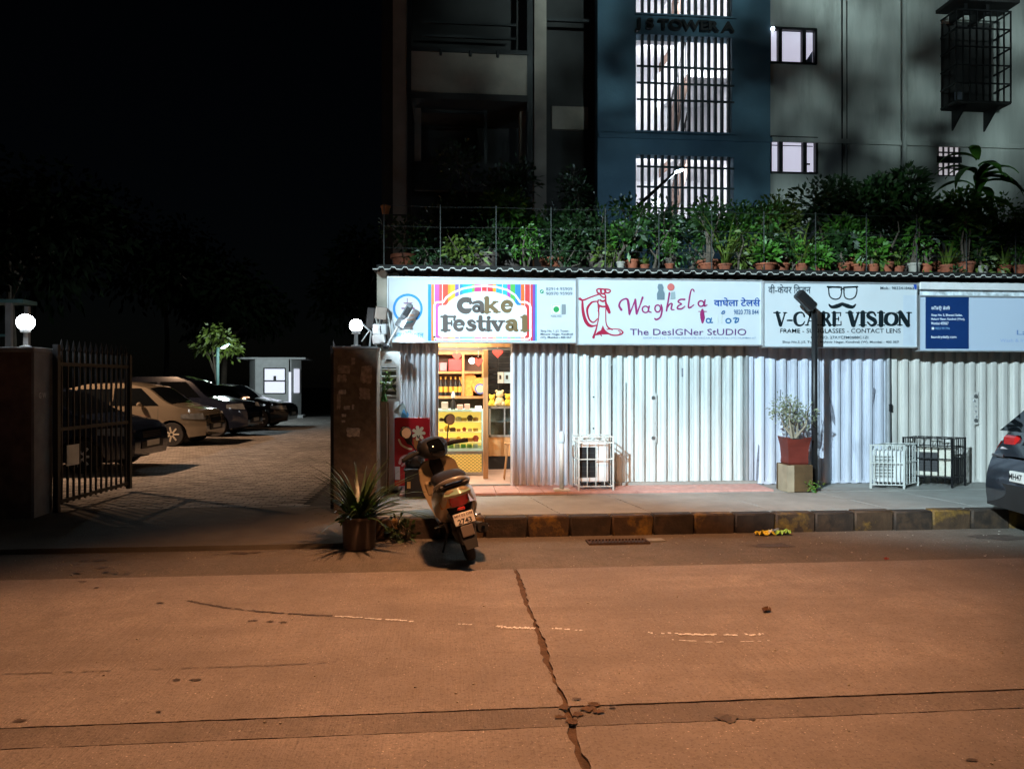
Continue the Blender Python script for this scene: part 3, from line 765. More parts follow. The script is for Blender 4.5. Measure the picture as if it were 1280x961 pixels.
def festival():
    q = []
    q += [(z([(412, 325), (412, 394)]), 28*G, False), (z([(390, 324), (466, 324)]), 11*G, False), (z([(462, 322), (460, 342)]), 12*G, False), (z([(420, 358), (446, 358)]), 11*G, False), (z([(446, 346), (446, 370)]), 9*G, False), (z([(392, 396), (436, 396)]), 11*G, False)]
    q += [(circ(486, 370, 23, 24, 0, 330), [12*G]+[20*G]*16+[16*G, 9*G], False), (z([(468, 369), (510, 365)]), 9*G, False)]
    q += [(z([(570, 356), (556, 346), (538, 352), (546, 366), (568, 376), (560, 392), (538, 394), (526, 384)]), [11*G, 15*G, 18*G, 22*G, 22*G, 18*G, 15*G, 11*G], True)]
    q += [(z([(600, 326), (600, 380), (612, 394), (624, 388)]), [22*G, 24*G, 20*G, 10*G], True), (z([(582, 348), (624, 348)]), 12*G, False)]
    q += [(z([(642, 350), (642, 394)]), 23*G, False), (z([(642, 330), (644, 329)]), 20*G, False), (z([(628, 350), (642, 349)]), 9*G, False), (z([(626, 397), (660, 397)]), 9*G, False)]
    q += [(z([(668, 352), (692, 392)]), 23*G, False), (z([(714, 352), (694, 394)]), 13*G, False), (z([(652, 348), (686, 348)]), 10*G, False), (z([(698, 348), (728, 348)]), 10*G, False)]
    return q
p.strokes(festival(), M_choc)
p.strokes([(circ(758, 379, 17, 14), 19*G, False), (z([(740, 352), (764, 345), (784, 354), (786, 392), (798, 396)]), [13*G, 18*G, 23*G, 23*G, 11*G], True), (z([(835, 326), (835, 394)]), 28*G, False), (z([(816, 326), (838, 326)]), 10*G, False), (z([(816, 397), (856, 397)]), 10*G, False)], M_choc2)
M_gtxt = I('grey_txt', 110, 125, 140)
p.text('82914 95909', (682.4, 359.3, 715.2, 363.2), M_gtxt); p.text('90970 95909', (682.4, 365, 715.2, 368.9), M_gtxt)
p.poly(disc(677, 364.5, 2.4), I('whats_green', 20, 150, 110)); p.strokes([([(676, 365.5), (678, 363.5)], .8, False)], I('plaque_white', 245, 248, 250))
p.rects([(689, 380.5, 701.5, 393)], I('veg_white', 235, 245, 240)); p.rects([(701.7, 380.5, 707, 393)], I('veg_grey', 135, 145, 150))
p.strokes([([(690, 381.5), (700.5, 381.5), (700.5, 392), (690, 392), (690, 381.5)], .5, False)], I('veg_green', 40, 150, 80)); p.poly(disc(695.2, 386.8, 3.7), I('veg_green', 40, 150, 80))
p.text('PURE VEG', (688.5, 394, 701.5, 396.4), M_gtxt)
for k, s_ in enumerate(('Shop No. 1, J.S. Tower,', 'Mahavir Nagar, Kandivali', '(W), Mumbai - 400 067')): p.text(s_, (675.5, 412.3+4*k, (711, 716, 714)[k], 415.6+4*k), I('addr', 85, 100, 120), .01)
# --- tailor sign
t2, o2 = board(721, 347, 952.5, 431, 'tailor sign with red lady drawing and pink script lettering')
p = child_print(t2, o2)
za = lambda lst: [(715+x/9.143, 345+y/9.143) for x, y in lst]
zb = lambda lst: [(845+x/9.143, 345+y/9.143) for x, y in lst]
g = 1/9.143
M_crim = I('crimson', 165, 22, 62); M_mag = I('magenta', 150, 40, 105); M_purp = I('violet', 100, 60, 120); M_blu = I('blue_txt', 35, 85, 165); M_lpk = I('pale_pink', 190, 190, 215)
lady = [
 (za([(90, 262), (130, 275), (220, 240), (310, 208)]), [34*g, 21*g, 16*g, 18*g], True),
 (za([(118, 285), (125, 400), (150, 500), (190, 560), (240, 572), (285, 560)]), [21*g, 34*g, 39*g, 39*g, 23*g, 13*g], True),
 (za([(300, 290), (230, 300), (180, 360), (175, 420), (200, 500), (245, 530), (290, 490)]), [13*g, 21*g, 29*g, 23*g, 18*g, 18*g, 13*g], True),
 (za([(280, 165), (300, 148), (355, 150), (420, 155), (438, 175), (410, 195), (385, 185)]), 17*g, True),
 (za([(285, 165), (290, 190), (310, 195)]), 17*g, True),
 (za([(330, 165), (335, 195), (355, 205), (378, 190), (375, 160)]), [26*g, 23*g, 21*g, 23*g, 26*g], True),
 (za([(318, 205), (330, 225), (360, 245), (385, 235), (370, 205)]), 17*g, True),
 (za([(300, 275), (295, 310), (310, 345), (300, 400)]), 17*g, True),
 (za([(320, 275), (350, 290), (375, 280)]), 20*g, True),
 (za([(385, 240), (385, 300), (405, 360), (425, 415)]), [16*g, 21*g, 39*g, 34*g], True),
 (za([(300, 335), (350, 350), (395, 345)]), 21*g, True),
 (za([(300, 350), (305, 450), (290, 550), (265, 640), (245, 700)]), [16*g, 13*g, 13*g, 21*g, 31*g], True),
 (za([(388, 350), (385, 450), (390, 540), (415, 590), (460, 610)]), [13*g, 12*g, 13*g, 16*g, 18*g], True),
 (za([(355, 590), (370, 620), (430, 665), (500, 678), (560, 665), (580, 645)]), [16*g, 18*g, 18*g, 16*g, 18*g, 18*g], True),
 (za([(400, 610), (480, 605), (545, 612), (580, 640)]), [10*g, 10*g, 13*g, 18*g], True),
 (za([(530, 625), (550, 640), (545, 660)]), 10*g, True),
 (za([(300, 655), (320, 660), (340, 690)]), [18*g, 18*g, 8*g], True)]
p.strokes(lady, M_crim, 'lady_drawing')
p.poly(za([(352, 560), (375, 620), (440, 668), (330, 668), (262, 680), (290, 640), (330, 620)]), M_crim, 'lady_skirt')
ww = lambda a: [q*g*1.45 for q in a]
p.strokes([(za([(562, 385), (538, 340), (556, 290), (598, 264), (632, 268), (646, 330), (656, 436)]), ww([20, 16, 12, 12, 16, 20, 16]), True), (za([(656, 436), (692, 350), (722, 270)]), ww([14, 10, 12]), True), (za([(722, 270), (728, 340), (738, 432)]), ww([16, 18, 16]), True), (za([(738, 432), (772, 345), (806, 246)]), ww([14, 10, 16]), True),
 ([(q[0], q[1]) for q in arc(715+838*g, 345+382*g, 36*g, 40, 380, 18, 36*g)], 17*g, False), (za([(882, 345), (872, 400), (905, 416)]), ww([12, 14, 8]), True),
 (arc(715+978*g, 345+372*g, 32*g, 40, 380, 18, 40*g), 17*g, False), (za([(1018, 330), (1028, 390), (1008, 470), (965, 498), (945, 488)]), ww([12, 14, 13, 12, 12]), True),
 (za([(1112, 195), (1098, 280), (1078, 398)]), ww([14, 13, 12]), True), (za([(1082, 370), (1115, 322), (1142, 320), (1132, 378), (1166, 386)]), ww([8, 10, 12, 12, 8]), True)], M_mag)
p.strokes([(zb([(98, 268), (45, 270), (22, 296), (62, 318)]), ww([13, 12, 12, 10]), True), (zb([(62, 322), (22, 344), (16, 374), (62, 374), (100, 346)]), ww([10, 12, 13, 12, 8]), True), (zb([(204, 176), (196, 156), (172, 162), (155, 235), (140, 352), (162, 360), (202, 330)]), ww([10, 10, 10, 12, 12, 12, 8]), True), (arc(845+284*g, 345+316*g, 32*g, 40, 380, 18), 17*g, False), (zb([(330, 276), (320, 340), (354, 332)]), ww([12, 13, 8]), True)], M_mag)
p.strokes([(zb([(300, 388), (297, 430), (302, 480), (299, 535)]), ww([18, 34, 36, 12]), True), (zb([(256, 406), (346, 406)]), 9*g, False)], M_mag)
p.strokes([(arc(845+368*g, 345+510*g, 24*g, 40, 380, 16), 15*g, False), (zb([(402, 482), (394, 530), (416, 530)]), 13*g, True), (zb([(516, 432), (532, 405), (552, 400), (550, 425), (528, 434)]), 11*g, True), (arc(845+596*g, 345+512*g, 28*g, 40, 400, 16, 24*g), 15*g, False), (zb([(655, 486), (690, 480), (672, 530), (705, 520), (712, 486), (700, 484)]), 14*g, True)], I('tail_blue', 40, 105, 160))
p.strokes([(zb([(470, 450), (468, 500), (470, 530)]), 19*g, False), (zb([(520, 440), (512, 500), (520, 530)]), 14*g, True)], I('glare_pale_letter', 205, 215, 210))  # i and l inked pale: glare washout put into the colour
p.text('वाघेला टेलस', (892, 372, 950, 383), M_blu, .02)
p.strokes([(zb([(905, 276), (912, 256), (932, 254), (940, 274)]), 8*g, True)], M_blu)
p.text('9820 778 844', (917, 387, 948, 393.2), I('phone_blue', 70, 105, 150), .012)
p.text('The DesIGNer StUDIO', (787.3, 411, 932.6, 419), M_purp, .004)
p.text('SHOP NO.2 J.S. TOWER MAHAVIR NAGAR KANDIVALI (W) MUMBAI-67', (803.7, 421.4, 944.4, 424), I('pale_txt', 120, 150, 185))
M_spool = I('spool_grey', 110, 130, 140)
p.poly(za([(985, 92), (1030, 92), (1045, 130), (1040, 160), (1058, 200), (1055, 272), (970, 270), (968, 205), (985, 165), (975, 130)]), M_spool, 'spool_mark')
p.poly(za([(1128, 185), (1175, 180), (1182, 262), (1122, 270)]), I('spool_grey2', 150, 168, 172), 'spool_mark'); p.poly(disc(715+1128*g, 345+128*g, 4.6), I('spool_red', 205, 110, 105), 'spool_mark')
# --- optician sign
t3, o3 = board(953.5, 351.5, 1146.5, 434, 'optician sign with glasses and moustache above bold black lettering', Y=YG-.02)
p = child_print(t3, o3, YG-.02)
p.rects([(1129, 369, 1146, 432)], I('sun_faded_panel', 196, 208, 218), 'faded_panel')
M_bk = I('black_txt', 16, 30, 36); M_gy = I('grey_small', 70, 85, 95)
zc_ = lambda lst: [(940+x/3.765, 320+y/3.765) for x, y in lst]; h = 1/3.765
p.strokes([(zc_([(360, 150), (366, 190), (392, 204), (416, 192), (420, 150), (390, 146), (360, 150)]), 6*h, True), (zc_([(432, 150), (436, 192), (460, 204), (486, 190), (492, 150), (462, 146), (432, 150)]), 6*h, True), (zc_([(418, 160), (426, 154), (434, 160)]), 6*h, True), (zc_([(355, 145), (420, 148)]), 8*h, False), (zc_([(432, 148), (496, 145)]), 8*h, False)], M_bk, 'glasses_mark')
p.strokes([(zc_([(362, 228), (375, 240), (400, 236), (424, 226)]), ww([10, 24, 34, 26]), True), (zc_([(487, 228), (474, 240), (450, 236), (425, 226)]), ww([10, 24, 34, 26]), True)], M_bk, 'moustache_mark')
T, N_, S_ = 17*h, 7*h, 5*h
def ser(x, y, w_=26): return (zc_([(x-w_/2, y), (x+w_/2, y)]), S_, False)
tp, bt = 267, 325
p.strokes([(zc_([(118, tp), (134, bt)]), T*.95, False), (zc_([(155, tp), (138, bt)]), N_, False), ser(117, tp, 30), ser(156, tp, 16), (zc_([(166, 303), (188, 303)]), 8*h, False),
  (zc_([(246, 285), (240, 270), (222, 266), (204, 280), (202, 305), (214, 325), (236, 324), (248, 308)]), [8*h, 7*h, 9*h, 15*h, 17*h, 11*h, 7*h, 4*h], True),
  (zc_([(276, tp), (260, bt)]), N_, False), (zc_([(280, tp), (300, bt)]), T, False), (zc_([(266, 306), (294, 306)]), S_, False), ser(258, bt, 16), ser(302, bt, 24)], M_bk)
p.strokes([(zc_([(336, tp), (336, bt)]), T, False), (zc_([(338, tp), (356, 270), (360, 283), (350, 296), (338, 296)]), [6*h, 9*h, 15*h, 8*h, 6*h], True), (zc_([(350, 298), (366, bt)]), T*.9, False), ser(334, tp, 24), ser(334, bt, 26), ser(370, bt, 14),
  (zc_([(386, tp), (386, bt)]), T, False), ser(396, tp, 42), ser(396, bt, 44), (zc_([(416, tp), (416, 282)]), S_, False), (zc_([(418, 308), (418, bt)]), S_, False), (zc_([(390, 296), (406, 296)]), S_, False), (zc_([(406, 288), (406, 304)]), S_, False)], M_bk)
Tb = 22*h
p.strokes([(zc_([(460, tp), (476, bt)]), Tb, False), (zc_([(500, tp), (480, bt)]), 10*h, False), ser(458, tp, 34), ser(500, tp, 20), (zc_([(520, tp), (520, bt)]), Tb, False), ser(520, tp, 34), ser(520, bt, 34),
  (zc_([(580, 280), (570, 266), (550, 268), (546, 284), (574, 302), (578, 318), (560, 327), (543, 312)]), [8*h, 9*h, 13*h, 18*h, 20*h, 16*h, 10*h, 8*h], True), (zc_([(606, tp), (606, bt)]), Tb, False), ser(606, tp, 34), ser(606, bt, 34)], M_bk)
p.strokes([(zc_([(654, 268), (632, 280), (630, 312), (654, 325), (676, 312), (676, 280), (654, 268)]), [8*h, 18*h, 20*h, 9*h, 20*h, 18*h, 8*h], True), (zc_([(694, tp), (694, bt)]), 10*h, False), (zc_([(696, tp), (732, bt)]), Tb, False), (zc_([(736, tp), (736, bt)]), 10*h, False), ser(692, tp, 24), ser(694, bt, 22), ser(738, tp, 22)], M_bk)
p.text('FRAME - SUNGLASSES - CONTACT LENS', (975, 410.8, 1125.4, 416.2), M_bk, .006)
p.text('GST NO. 27AYCFM0688C1ZI', (1013, 420, 1084.8, 423.4), M_gy, .01)
p.text('Shop No.3, J.S. Tower, Mahavir Nagar, Kandivali (W), Mumbai - 400 067', (977.7, 426, 1123, 429.6), M_gy, .01)
p.text('वी-केयर िवजन', (960, 355.5, 1013, 367), M_gy, .008); p.text('Mob.: 9833418463', (1100, 358.4, 1142, 362), M_gy, .012)
p.poly([(1141, 355), (1146, 354), (1146.3, 361), (1143, 362)], I('sticker_blue', 40, 80, 170), 'sticker')
# rail and laundry sign
t4, o4 = board(1148, 369, 1330, 439, 'pale blue sign with navy panel above the cream shutter at the right edge', face=M_sign4, Y=YG)
p = child_print(t4, o4)
p.rects([(1156.8, 371, 1211, 436)], I('navy', 18, 52, 105), 'navy_panel'); M_wt = I('white_txt', 225, 235, 245)
p.text('लाँडर्ी डेली', (1164, 382.5, 1187.5, 388.5), M_wt, .02)
for k, (s_, e_) in enumerate((('Shop No. 5, Bhavani Sadan,', 1203), ('Mahavir Nagar, Kandivali (West),', 1206), ('Mumbai 400067', 1185.5))): p.text(s_, (1164, 392.3+5*k, e_, 396+5*k), M_wt, .02)
p.rects([(1164.5, 409, 1167.5, 412)], M_wt); p.text('9833 991796', (1169, 409, 1187, 412), I('pale_cyan', 130, 175, 215), .01); p.text('laundrydaily.com', (1164, 419.5, 1195.5, 423.6), M_wt, .02)
p.text('Laundry', (1270.8, 412.5, 1322, 420.5), I('laundry_grey', 110, 140, 190), .01); p.text('Wash & Iron', (1250, 423.5, 1287, 427.5), I('laundry_pale', 150, 175, 215))
rl = MB(); a = at(1150, 352.5, YG); b = at(1330, 352.5, YG); rl.bx(a.x, b.x, YG-.01, YG+.12, a.z-.10, a.z, .006)
rl.build('sign_rail', M_white, label='white rail above the pale blue sign at the right edge', cat='rail')
rl = MB(); a = at(1150, 362.8, YG+.06); b = at(1330, 362.8, YG+.06); rl.bx(a.x, b.x, YG+.05, YG+.09, a.z-.07, a.z)
rl.build('old_banner', mat('old_banner', (.55, .6, .62), .6, var=.6, scale=9), label='strip of old printed banner between rail and pale blue sign', cat='banner')

# ------------------------------------------------------------------ apartment building above the terrace
YB = 12.6
bd = thing('apartment_building', 'apartment block with blue stair tower and pale wall above the shops', 'building', (0, YB, 3.3))
def bpx(mb, u0, v0, u1, v1, Y, d, b=0.): # box whose front face spans the given outline on plane Y
    a = at(u0, v0, Y); c = at(u1, v1, Y); zt_ = at((u0+u1)/2, v0, Y).z; zb_ = at((u0+u1)/2, v1, Y).z
    return mb.bx(a.x, c.x, Y-YB, Y-YB+d, zb_-3.3, zt_-3.3, b)
TOPV = -60
# pale wall on the right with openings for windows
def wall_with_holes(parent, name, mt, u0, u1, vt, vb, holes, Y, d):
    holes = [(h_[0], at((h_[0]+h_[2])/2, h_[3], YB).z-3.3, h_[2], at((h_[0]+h_[2])/2, h_[1], YB).z-3.3) for h_ in holes]; vt, vb = -.2, 8.2
    us = sorted({u0, u1}|{h_[0] for h_ in holes}|{h_[2] for h_ in holes}); vs = sorted({vt, vb}|{h_[1] for h_ in holes}|{h_[3] for h_ in holes})
    mb = MB()
    for i in range(len(us)-1):
        for j in range(len(vs)-1):
            cu, cv = (us[i]+us[i+1])/2, (vs[j]+vs[j+1])/2
            if any(h_[0] < cu < h_[2] and h_[1] < cv < h_[3] for h_ in holes): continue
            mb.bx(X(us[i], Y), X(us[i+1], Y), Y-YB, Y-YB+d, vs[j], vs[j+1])
    return mb.build(name, mt, parent)
WINS = [(962, 36, 1020, 80), (963, 172, 1021, 217)]
wall_with_holes(bd, 'pale_wall', M_plaster, 963, 1420, TOPV, 345, [(963.01, 36, 1020, 80), (963.01, 172, 1021, 217), (1173, 181, 1200, 220), (1176, 28, 1242, 138)], YB, .22)
wall_with_holes(bd, 'blue_wall', M_blue, 747, 962.99, TOPV, 345, [(795, -40, 915, 22), (795, 47, 915, 167), (795, 196, 917, 276)], YB-.06, .24)
# slatted stair windows
def zlev(v, Y=YB): return at(855.5, v, Y).z
slm = {}
for (v0, v1, bars) in ((-40, 22, ()), (47, 167, (87, 107.5, 128)), (196, 276, (211, 236, 262))):
    zt_, zb_ = zlev(v0), zlev(v1); H = zt_-zb_
    x0, x1 = X(795, YB), X(916, YB)
    win = MB(); win.bx(x0-.03, x1+.03, -.10, -.05, zb_-3.3-.03, zb_-3.3)
    wn_ = win.build('slatted_window', M_blue, bd)
    me = MB().bx(-.0195, .0195, -.05, .03, zb_-3.3, zt_-3.3).mesh('slat'); me.materials.append(M_slat)
    for k in range(14): link('slat', me, wn_, loc=(x0+(x1-x0)*(k+.9)/14.6, 0, 0))
    for v in bars:
        q = zlev(v)-3.3; MB().bx(x0, x1, -.075, -.055, q-.016, q+.016).build('cross_bar', M_slat, wn_)
# stairwell behind the slats
sx0, sx1 = X(780, YB), X(935, YB)
MB().bx(sx0, sx1, 2.3, 2.4, 0, 7).build('stairwell_back_wall', M_room, bd)
MB().bx(sx0-.1, sx0, .18, 2.4, 0, 7).bx(sx1, sx1+.1, .18, 2.4, 0, 7).build('stairwell_side_wall', M_room, bd)
MB().bx(sx0-.1, sx1+.1, .1, 2.4, 7, 7.1).build('stairwell_ceiling', M_room, bd)
def flight(x0, z0, x1, z1, y0, y1, n=8):
    mb = MB(); d = Vector((x1-x0, 0, z1-z0)); L_ = d.length; a = math.atan2(z1-z0, x1-x0)
    mb.prism([(x0, y0, z0), (x1, y0, z1), (x1, y0, z1-.3), (x0, y0, z0-.3)], (0, y1-y0, 0))
    f = mb.build('stair_flight', M_brown, bd)
    r = MB(); r.tube([(x0, y0-.03, z0+.8), (x1, y0-.03, z1+.8)], .02, 6)
    for k in range(5):
        t = (k+.5)/5; r.tube([(x0+(x1-x0)*t, y0-.03, z0+(z1-z0)*t), (x0+(x1-x0)*t, y0-.03, z0+(z1-z0)*t+.8)], .012, 5)
    r.build('stair_railing', M_frame, f)
for (zf, zl) in ((zlev(276)-3.3, 0), (zlev(167)-3.3, 0), (zlev(22)-3.3, 0)):
    xa = X(835, 13.4); xb = X(858, 13.4)
    flight(xa, zf-.1, xb, zf+1.35, .75, 1.4)
    MB().bx(xb, sx1, .8, 2.3, zf+1.32, zf+1.44).build('stair_landing', M_room, bd)
    MB().bx(sx0, xa+.1, .4, 2.3, zf-.22, zf-.1).build('stair_landing', M_room, bd)
M_tube = mat('tube_light', (.9, .9, .9), .4, var=0, emit=(.75, .88, 1), es=10)
for v in (70, 214, -20):
    q = zlev(v)-3.3; xm = X(866, YB)
    t = MB().bx(xm-.03, xm+.03, 2.24, 2.28, q-.06, q+.06, .01).build('stair_lamp', M_tube, bd)
    l = lamp('light', 'AREA', 48, (.90, .93, 1.0), (xm, .55, q+.25), bd, (xm, 2.0, q-.2), shape='RECTANGLE', size=1.4, size_y=.5)
# building name in black raised letters
me = text_mesh('J S TOWER A', .035, 0, .05); xs = [v.co.x for v in me.vertices]; ys = [v.co.y for v in me.vertices]
a, b, c, d = min(xs), max(xs), min(ys), max(ys); p0 = at(793, 45, YB-.06); p1 = at(916, 23, YB-.06)
for v in me.vertices:
    v.co = (p0.x+(v.co.x-a)/(b-a)*(p1.x-p0.x), -.10-v.co.z, at(855, 44, YB-.06).z-3.3+(v.co.y-c)/(d-c)*(.225))
me.materials.append(M_frame); link('raised_lettering', me, bd)
# lit windows
def lit_window(u0, v0, u1, v1, mull, Y=YB):
    x0, x1 = X(u0, Y), X(u1, Y); zt_ = at((u0+u1)/2, v0, Y).z-3.3; zb_ = at((u0+u1)/2, v1, Y).z-3.3
    fr = MB(); f = .035
    fr.bx(x0, x1, -.03, .06, zt_-f, zt_+.01).bx(x0, x1, -.03, .06, zb_-.01, zb_+f*.6).bx(x0-.0, x0+f*.4, -.03, .06, zb_, zt_).bx(x1-f, x1+.01, -.03, .06, zb_, zt_)
    for m in mull: xm = X(m, Y); fr.bx(xm-.035, xm+.035, -.025, .05, zb_+.02, zt_-.02)
    w_ = fr.build('window', M_frame, bd)
    ms = [x0]+[X(m, Y) for m in mull]+[x1]
    for k in range(len(ms)-1): MB().bx(ms[k]+.01, ms[k+1]-.01, .055, .065, zb_+.01, zt_-.01).build('pane', M_pane, w_)
    return w_, x0, x1, zb_, zt_
w1, x0, x1, zb_, zt_ = lit_window(962, 36, 1020, 80, (974.5, 1004.5))
MB().prism([(x1-.20, .05, zb_+.03), (x1-.04, .05, zb_+.03), (x1-.04, .05, zb_+.26)], (0, .004, 0)).build('pane_reflection_panel', mat('pane_blue', (.2, .25, .4), .3), w1)
MB().ball((x0+.03, -.06, zt_-.05), .035, 8, 6).build('window_lamp', M_tube, w1)
w2, x0, x1, zb_, zt_ = lit_window(963, 172, 1021, 217, (975.5, 1005.5))
MB().bx(x0, x1-.05, .045, .052, zt_-.14, zt_-.125).build('curtain_rod', M_frame, w2); MB().bx(x1-.16, x1-.10, .045, .053, zb_+.17, zb_+.20).bx(x1-.12, x1-.05, .045, .053, zb_+.02, zb_+.05).build('pane_item', M_frame, w2)
# small lit grille window on the right
x0, x1 = X(1173, YB), X(1200, YB); zt_, zb_ = at(1186, 181, YB).z-3.3+.0, at(1186, 220, YB).z-3.3
g_ = MB().bx(x0, x1, .05, .06, zb_+.0, zt_).build('grille_window', mat('dim_lit_pane', (.6, .58, .6), .6, emit=(.85, .8, .85), es=.42), bd)
gm = MB()
for k in range(5): gm.bx(x0+(x1-x0)*k/4-.01, x0+(x1-x0)*k/4+.01, 0, .03, zb_, zt_)
for k in range(5): gm.bx(x0, x1, -.005, .025, zb_+(zt_-zb_)*k/4-.01, zb_+(zt_-zb_)*k/4+.01)
gm.bx(x0-.03, x1+.03, -.01, .04, zb_+(zt_-zb_)*.42, zb_+(zt_-zb_)*.62)
gm.build('window_grille', M_frame, g_)
# caged dark window boxes
def cage_window(u0, v0, u1, v1, label):
    x0, x1 = X(u0, YB), X(u1, YB); zt_, zb_ = at((u0+u1)/2, v0, YB).z-3.3, at((u0+u1)/2, v1, YB).z-3.3
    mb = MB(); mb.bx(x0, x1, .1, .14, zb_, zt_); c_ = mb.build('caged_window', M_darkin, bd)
    fr = MB(); y0 = -.42
    for k in range(9):
        x = x0+(x1-x0)*k/8; fr.bx(x-.01, x+.01, y0, y0+.02, zb_, zt_)
    for k in range(6):
        z_ = zb_+(zt_-zb_)*k/5; fr.bx(x0, x1, y0-.01, y0+.012, z_-.012, z_+.012)
        fr.bx(x0-.012, x0+.012, y0, -.001, z_-.012, z_+.012).bx(x1-.012, x1+.012, y0, -.001, z_-.012, z_+.012)
    fr.build('window_cage', M_frame, c_)
    MB().bx(x0, x1, y0, -.001, zb_-.03, zb_).build('cage_floor', M_darkin, c_)
    for k in (.2, .8): 
        x = x0+(x1-x0)*k; MB().prism([(x, y0+.05, zb_-.03), (x, -.002, zb_-.03), (x, -.002, zb_-.38)], (.03, 0, 0)).build('bracket', M_frame, c_)
    return c_, x0, x1, zb_, zt_
c_, x0, x1, zb_, zt_ = cage_window(1176, 28, 1242, 138, '')
MB().box(((x0+x1)/2-.1, .08, zb_+.25), (.16, .02, .2)).build('hung_cloth', mat('dim_cloth', (.3, .33, .4), .8), c_)
MB().bx(x0-.1, x1+.1, -.5, -.002, zt_+.12, zt_+.18).build('window_hood', M_darkin, c_)
for k in (.15, .55): x = x0+(x1-x0)*k; MB().bx(x, x+.06, -.4, -.003, zt_-.05, zt_+.12).build('bracket', M_frame, c_)
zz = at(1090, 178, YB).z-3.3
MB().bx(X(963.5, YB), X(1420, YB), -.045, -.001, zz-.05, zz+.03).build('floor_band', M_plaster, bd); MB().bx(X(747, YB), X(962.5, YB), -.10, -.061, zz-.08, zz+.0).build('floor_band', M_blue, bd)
for k, (u, w_) in enumerate(((1052, .012), (1058, .008))): MB().tube([(X(u, YB), -.02, .3+j*.8) for j in range(9)], w_, 5).build('wall_cable', M_frame, bd, True)
# right edge pipe and left balcony bay
MB().tube([(X(1128, YB), -.06, 1.4), (X(1128, YB), -.06, 7.2)], .045, 8).build('drain_pipe', M_plaster, bd, True)
def bcol(u0, u1, mt, Y=YB, d=.35, v0=TOPV, v1=345, nm='column'):
    mb = MB(); x0, x1 = X(u0, Y), X(u1, Y); mb.bx(x0, x1, Y-YB, Y-YB+d, 0 if v1 == 345 else at(640, v1, Y).z-3.3, at(640, v0, Y).z-3.3); return mb.build(nm, mt, bd)
bcol(491, 508, M_brownwall); bcol(668, 683, M_brownwall)
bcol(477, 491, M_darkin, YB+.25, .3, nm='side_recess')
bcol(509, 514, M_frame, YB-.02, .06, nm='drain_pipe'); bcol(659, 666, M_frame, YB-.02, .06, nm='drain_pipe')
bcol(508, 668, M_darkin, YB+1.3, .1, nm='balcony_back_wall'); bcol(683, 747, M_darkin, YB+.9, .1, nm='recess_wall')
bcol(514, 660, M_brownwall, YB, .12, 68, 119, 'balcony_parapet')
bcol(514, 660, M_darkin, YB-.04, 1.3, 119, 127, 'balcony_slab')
bcol(512, 662, M_frame, YB-.03, .05, 63, 68, 'balcony_coping')
for u in (551, 588, 622):
    x = X(u, YB); z_ = at(640, 68, YB).z-3.3; MB().box((x, -.04, z_-.03), (.05, .06, .1), .01).build('railing_bracket', M_frame, bd)
bcol(518, 526, M_brownwall, YB+.4, .2, 127, 205, 'inner_post'); bcol(650, 657, M_brownwall, YB+.4, .2, 127, 205, 'inner_post')
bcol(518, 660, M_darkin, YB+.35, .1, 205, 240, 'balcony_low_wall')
for v in (30, 47): bcol(527, 645, M_frame, YB+.4, .04, v, v+3, 'window_rail')
bcol(605, 609, M_frame, YB+.4, .04, 127, 205, 'window_rail'); bcol(527, 605, M_frame, YB+.4, .04, 140, 144, 'window_rail')
bcol(690, 735, M_brownwall, YB+.85, .05, 131, 160, 'recess_sill'); bcol(684, 746, M_frame, YB+.5, .06, 20, 24, 'recess_rail')

# lamp on a slanted truss arm over the terrace
ar = thing('terrace_lamp', 'lit terrace lamp on slanted black truss arm before the slatted window', 'lamp', at(779, 276, 11.2))
o = Vector(ar.location); e = at(846, 214, 10.7)-o; s0 = Vector((0, 0, 0)); tr = MB()
off = Vector((.06, 0, .10)); tr.tube([s0, e], .014, 6).tube([s0+off, e+off*.3], .014, 6)
for k in range(9): t_ = k/9; tr.tube([e*t_, e*(t_+.1)+off*(1-.7*t_)], .008, 5)
tr.build('truss_arm', M_frame, ar)
MB().tube([s0+Vector((0, 0, .02)), s0-Vector((0, 0, .25)), Vector((0, .05, 3.31-o.z))], .03, 6).build('arm_post', M_frame, ar)
MB().box(e+Vector((.03, 0, .03)), (.16, .09, .035), .008, (0, -.3, 0)).build('lamp_head', M_frame, ar)
MB().box(e+Vector((.03, -.02, -.005)), (.12, .06, .02), .003, (0, -.3, 0)).build('lamp_lens', mat('blue_lamp', (.8, .9, 1), .4, var=0, emit=(.6, .82, 1), es=45), ar)
lamp('light', 'POINT', 26, (.6, .82, 1), e+Vector((.04, .15, -.1)), ar, shadow_soft_size=.05)

